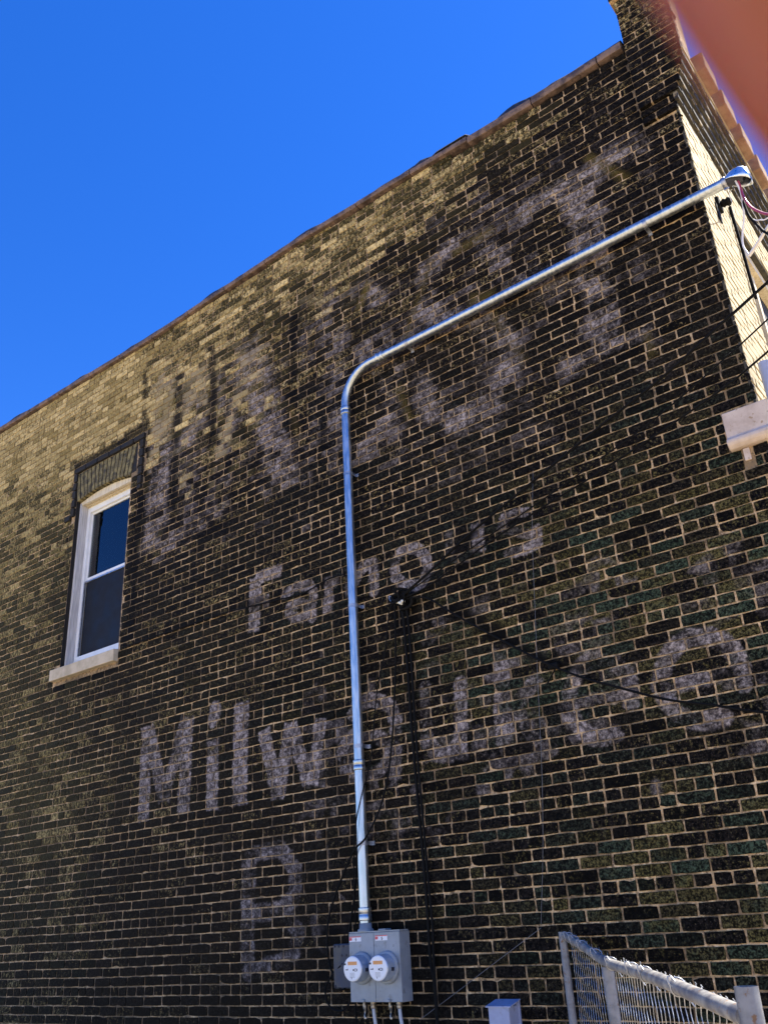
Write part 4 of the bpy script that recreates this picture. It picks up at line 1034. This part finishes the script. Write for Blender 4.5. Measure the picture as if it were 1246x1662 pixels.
# ------------------------------------------------------------ meter box
mbx = empty('electric_meter_box', (-4.0, -.06, 1.148))
prop(mbx, 'grey twin electric meter box with two round white meters', 'meter box')
BX0, BX1, BZ0, BZ1, BY = -4.217, -3.803, 1.150, 1.553, -.115
m = MB(); m.box(BX0 + .003, BX1 - .003, BY + .012, -.001, BZ0, BZ1 - .004, ch=.003); m.box(BX0 - .001, BX1 + .001, BY + .006, -.02, BZ1 - .0035, BZ1 + .004)
m.lathe((XV, -.066, BZ1 + .003), (0, 0, 1), [(0, .052), (.012, .052), (.018, .042), (.05, .040), (.05, .03)], 18)
m.box(-3.99, -3.93, -.09, -.03, BZ1 + .004, BZ1 + .014, ch=.003)
m.build('enclosure', M['box_grey'], mbx)
mid = (BX0 + BX1) / 2
for i, (a, b) in enumerate(((BX0, mid - .0015), (mid + .0015, BX1))):
    cx = -4.112 if i == 0 else -3.906; cz = 1.345
    m = MB(); m.box(a, b, BY, BY + .010, BZ0 + .002, BZ1 - .006, ch=.002)
    m.box(a + (b - a) / 2 - .014, a + (b - a) / 2 + .014, BY - .010, BY + .0, BZ0 + .002, BZ0 + .018, ch=.002)
    cov = m.build('meter_cover', M['box_grey'], mbx)
    m = MB(); m.lathe((cx, BY, cz), (0, -1, 0), [(0, .092), (.006, .095), (.016, .093), (.022, .086), (.022, .08)], 36); m.build('ring', M['box_grey'], cov)
    m = MB(); m.lathe((cx, BY - .014, cz), (0, -1, 0), [(0, .0785), (.035, .0775), (.072, .0750), (.082, .0735), (.082, .070)], 40); mc = m.build('meter_barrel', M['meter_glass'], cov)
    m = MB(); fy = BY - .0965
    m.lathe((cx, fy, cz), (0, -1, 0), [(0, .0725), (.004, .0715), (.006, .066)], 40); m.build('meter_face', M['dial'], cov)
    fy -= .0064
    m = MB(); m.box(cx - .034, cx + .040, fy - .0008, fy, cz + .022, cz + .042); m.build('orange_label', M['orange'], cov)
    m = MB()
    for (u, v, w, h) in ((-.058, .028, .016, .010), (-.052, -.004, .007, .005), (-.040, -.004, .011, .006), (-.036, -.002, .004, .009), (.012, -.006, .012, .010), (.026, .0, .012, .004), (.026, -.012, .012, .004), (.038, -.006, .006, .014), (-.006, -.052, .003, .012)):
        m.box(cx + u - w / 2, cx + u + w / 2, fy - .0006, fy, cz + v - h / 2, cz + v + h / 2)
    for k in range(5): m.box(cx - .02, cx + .02, fy - .0004, fy, cz - .024 - k * .006, cz - .0228 - k * .006)
    m.build('face_print', M['ink'], cov)['kind'] = 'stuff'
    m = MB(); m.box(cx + .060, cx + .080, BY - .062, BY - .036, cz - .018, cz + .002); m.build('port', M['ink'], cov)
    sx = a + .028 if i == 0 else a + .010
    sx = a + (.004 if i == 0 else .012)
    m = MB(); m.box(sx, sx + .098, BY - .0006, BY, BZ1 - .054, BZ1 - .024); m.build('sticker', M['sticker'], cov)
    m = MB(); m.box(sx, sx + .098, BY - .0012, BY - .0007, BZ1 - .029, BZ1 - .024); m.box(sx, sx + .022, BY - .0012, BY - .0007, BZ1 - .047, BZ1 - .031); m.build('red_print', M['red'], cov)
    m = MB(); m.tube([(sx + .058, BY - .001, BZ1 - .033), (sx + .050, BY - .001, BZ1 - .040), (sx + .060, BY - .001, BZ1 - .042), (sx + .052, BY - .001, BZ1 - .051)], .0026, 5); m.build('bolt_print', M['ink'], cov)
# flexible runs and clamps below
for i, cx in enumerate((-4.075, -3.868)):
    lbl = ('left', 'right')[i]
    r = empty('meter_tail', (cx, -.06, 1.15))
    prop(r, f'grey sheathed tail below the {lbl} meter with its brass-coloured clamp', 'cable')
    m = MB(); m.tube(smooth([(cx, -.065, 1.148), (cx + .004, -.065, 1.08), (cx + .014 * (1 - 2 * i * 0), -.062, .98), (cx + .02, -.06, .7), (cx + .02, -.06, .3)], 5), .0115, 10); m.build('sheath', M['pvc'], r)
    m = MB(); m.lathe((cx, -.065, 1.149), (0, 0, -1), [(0, .017), (.012, .019), (.016, .014), (.026, .018), (.036, .016), (.038, .01)], 10); m.build('gland', M['brass'], r)
    m = MB(); m.tube(smooth([(cx - .02, -.05, 1.175), (cx - .05, -.075, 1.165), (cx - .068, -.07, 1.145), (cx - .07, -.07, 1.12)], 4), .009, 8)
    m.lathe((cx - .062, -.07, 1.13), (0, 0, -1), [(0, .012), (.02, .014), (.022, .008), (.05, .008), (.052, .012), (.075, .010)], 8)
    m.build('clamp', M['brass'], r)
    m = MB(); m.tube(smooth([(cx - .045, -.07, 1.15), (cx - .035, -.09, 1.11), (cx - .050, -.08, 1.08), (cx - .062, -.07, 1.06)], 4), .005, 6); m.build('jumper', M['cable'], r)

# small dark service box left of the meters
db = empty('service_box', (-4.31, 0, 1.24))
prop(db, 'small dark blue-grey wiring box on the wall left of the meters', 'wiring box')
m = MB(); m.box(-4.405, -4.235, -.055, -.001, 1.225, 1.49, ch=.006); m.build('case', M['box_dark'], db)
m = MB(); m.box(-4.402, -4.238, -.062, -.056, 1.23, 1.485, ch=.003); 
m.build('lid', worn('service_lid', (.014, .018, .034), (.032, .038, .062), .5, scale=9), db)
for (x, z) in ((-4.39, 1.475), (-4.355, 1.475), (-4.315, 1.475), (-4.39, 1.24), (-4.33, 1.37), (-4.29, 1.37), (-4.33, 1.42), (-4.29, 1.42)):
    m = MB(); m.lathe((x, -.062, z), (0, -1, 0), [(0, .007), (.004, .007)], 8); m.build('screw', M['ink'], db)

# small pale box low on the wall
sb = empty('utility_box', (-3.12, 0, .9))
prop(sb, 'small pale lavender-grey utility box low on the wall left of the fence', 'utility box')
m = MB(); m.box(-3.190, -3.052, -.115, -.02, .72, 1.128, ch=.004); m.build('cover', M['box_blue'], sb)
m = MB(); m.box(-3.200, -3.040, -.020, -.001, .71, 1.150, ch=.003); m.build('back_plate', M['box_blue'], sb)
m = MB(); m.extrude([(-.122, 1.124), (-.122, 1.130), (-.001, 1.158), (-.001, 1.152)], -3.203, -3.037, 'x'); m.build('lid', M['box_blue'], sb)

# ------------------------------------------------------------ chain-link fence
fn = empty('chain_link_fence', (-2.66, -.08, 0))
prop(fn, 'galvanised chain-link fence with pipe top rail coming out from the wall', 'fence')
A = Vector((-2.660, -.085, 1.478)); Bp = Vector((-1.960, -1.045, 1.378)); Cc = Vector((-0.790, -2.815, 1.338))
railp = smooth([A, A.lerp(Bp, .5) + Vector((0, 0, .004)), Bp, Bp.lerp(Cc, .5) + Vector((0, 0, .010)), Cc], 8)
m = MB(); m.tube(railp, .021, 14); m.build('rail', M['rail'], fn)
def post(p, top, r, cap=False, tilt=(0, 0)):
    m = MB(); m.tube([(p.x + tilt[0], p.y + tilt[1], 0), (p.x, p.y, top)], r, 16, cap=not cap)
    if cap: m.tube([(p.x, p.y, top), (p.x, p.y, top - .3)], r * .86, 16, cap=False)
    m.build('post', M['post'], fn)
post(A + Vector((-.012, .0, 0)), 1.497, .022)
post(Bp + Vector((.0, .0, 0)), 1.360, .026)
post(Cc + Vector((.026, -.034, 0)), 1.400, .026, True)
# diamonds: each wire zigzags down the fence
def at(s):
    L1 = (Bp - A).length; L2 = (Cc - Bp).length
    if s < L1:
        t = s / L1; p = A.lerp(Bp, t); p.z += .004
    else:
        t = (s - L1) / L2; p = Bp.lerp(Cc, t); p.z += .010 * math.sin(math.pi * t)
    return p
LT = (Bp - A).length + (Cc - Bp).length
dirn = (Cc - A); dirn.z = 0; dirn.normalize(); nor = Vector((dirn.y, -dirn.x, 0))
wire = MB(); i = 0; s = .02; pitch = .066
while s < LT - .02:
    p = at(s)
    pts = []
    sag = rnd.uniform(-.006, .006)
    top = p.z + .004 + rnd.uniform(-.004, .008)
    nseg = 44
    for k in range(nseg):
        u = (k % 2) * pitch * 1.02 - .0
        jx = rnd.uniform(-.004, .004) + .012 * math.sin(s * 5 + k * .35)
        zz = top - k * .038 + sag
        if zz < .05: break
        q = p + dirn * (u + jx) + nor * ((.0055 if k % 2 else -.0055) - .024)
        pts.append((q.x, q.y, zz))
    # round each bend
    P2 = []
    for k, v in enumerate(pts):
        v = Vector(v)
        if 0 < k < len(pts) - 1:
            a = Vector(pts[k - 1]); b = Vector(pts[k + 1])
            P2 += [v.lerp(a, .2), v.lerp(b, .2)]
        else: P2.append(v)
    # twisted barb on top
    tw = P2[0]
    P2 = [tw + dirn * .012 + Vector((0, 0, .004)), tw + dirn * -.004 + Vector((0, 0, .009))] + P2
    wire.tube(P2, .0014, 5, cap=False)
    s += pitch; i += 1
w_o = wire.build('mesh_fabric', M['wire'], fn)
w_o['kind'] = 'stuff'
# tie loops round the rail
for s in (.16, .33, .58, .95, 1.32, 1.85, 2.12, 2.62):
    p = at(s)
    m = MB(); pts = []
    for k in range(15):
        a = 2 * math.pi * k / 14 + 1
        pts.append(p + (nor * math.cos(a) + Vector((0, 0, 1)) * math.sin(a)) * (.0245 + (.010 if k > 12 else 0)) + dirn * (k * .0022))
    pts.append(p + nor * -.03 + dirn * .05 + Vector((0, 0, -.05)))
    m.tube(smooth(pts, 2), .0024, 6); m.build('tie_wire', M['wire'], fn)
# second run beyond the end post, only its brace shows
m = MB(); m.tube([Cc + Vector((.07, .03, .07)), Cc + Vector((.16, .0, -.03)), Cc + Vector((.5, -.15, -.4))], .012, 10); m.build('brace', M['rail'], fn)
m = MB(); m.lathe(Cc + Vector((.026, -.034, -.02)), (0, 0, -1), [(0, .028), (0, .031), (.022, .031), (.022, .028)], 16); m.build('tension_band', M['wire'], fn)

# ------------------------------------------------------------ the photographer's hand, one finger over the lens corner
def skin_mat():
    m = N('skin')
    p = m.pos()
    n1 = m.noise(60, 4, 0.6, p)
    c = m.mix(n1, (0.23, 0.058, 0.018), (0.30, 0.075, 0.024))
    m.b.inputs['Subsurface Weight'].default_value = 1.0
    m.b.inputs['Subsurface Radius'].default_value = (1.0, 0.28, 0.14)
    m.b.inputs['Subsurface Scale'].default_value = 0.010
    m.bump(m.noise(900, 3, 0.6, p), .0002, .4)
    return m.done(c, 0.5)
hand_pts = [  # x right, y up, z towards the back; metres in the camera's own frame, turned into the world below
    ('wrist', (.098, -.150, .030), .027), ('palm0', (.084, -.105, .012), .030), ('palm1', (.070, -.066, -.004), .026),
    ('i0', (.054, -.038, -.018), .0115), ('i1', (.0400, -.006, -.032), .0090), ('i15', (.0272, .0103, -.0332), .0079), ('i2', (.0208, .0178, -.0333), .0079), ('i3', (.0098, .0322, -.0325), .0070),
    ('m0', (.060, -.060, -.026), .0115), ('m1', (.050, -.046, -.050), .0092), ('m2', (.040, -.040, -.066), .0078), ('m3', (.044, -.041, -.082), .0066),
    ('r0', (.066, -.078, -.024), .0110), ('r1', (.058, -.068, -.048), .0088), ('r2', (.048, -.064, -.062), .0074), ('r3', (.050, -.066, -.078), .0062),
    ('l0', (.074, -.096, -.016), .0098), ('l1', (.066, -.090, -.036), .0078), ('l2', (.058, -.088, -.048), .0066), ('l3', (.058, -.092, -.060), .0055),
    ('t0', (.066, -.094, .026), .0150), ('t1', (.052, -.072, .040), .0110), ('t2', (.040, -.050, .044), .0090), ('t3', (.036, -.038, .043), .0072),
    ('arm', (.150, -.290, .110), .034), ('elbow', (.190, -.400, .180), .040)]
hand_edges = [('wrist', 'palm0'), ('palm0', 'palm1'), ('palm1', 'i0'), ('i0', 'i1'), ('i1', 'i15'), ('i15', 'i2'), ('i2', 'i3'), ('palm1', 'm0'), ('m0', 'm1'), ('m1', 'm2'), ('m2', 'm3'),
              ('palm0', 'r0'), ('r0', 'r1'), ('r1', 'r2'), ('r2', 'r3'), ('palm0', 'l0'), ('l0', 'l1'), ('l1', 'l2'), ('l2', 'l3'), ('palm0', 't0'), ('t0', 't1'), ('t1', 't2'), ('t2', 't3'), ('wrist', 'arm'), ('arm', 'elbow')]
def place(p):
    return CAM_P + CAM_R * p[0] + CAM_U * p[1] - CAM_F * p[2]
def hand():
    idx = {n: i for i, (n, _, _) in enumerate(hand_pts)}
    root = place(hand_pts[0][1])
    me = bpy.data.meshes.new('hand')
    me.from_pydata([tuple(place(p) - root) for _, p, _ in hand_pts], [(idx[a], idx[b]) for a, b in hand_edges], [])
    o = bpy.data.objects.new('hand', me); o.location = root; COL.objects.link(o)
    bm = bmesh.new(); bm.from_mesh(me)
    lay = bm.verts.layers.skin.verify()
    bm.verts.ensure_lookup_table()
    for i, (_, _, r) in enumerate(hand_pts):
        bm.verts[i][lay].radius = (r, r)
        bm.verts[i][lay].use_root = (i == 0)
    bm.to_mesh(me); bm.free()
    sk = o.modifiers.new('skin', 'SKIN')
    sk.use_smooth_shade = True
    su = o.modifiers.new('sub', 'SUBSURF'); su.levels = 2; su.render_levels = 2
    me.materials.append(skin_mat())
    prop(o, 'blurred bare fingertip of a hand covering the top right corner', 'hand')
hand()
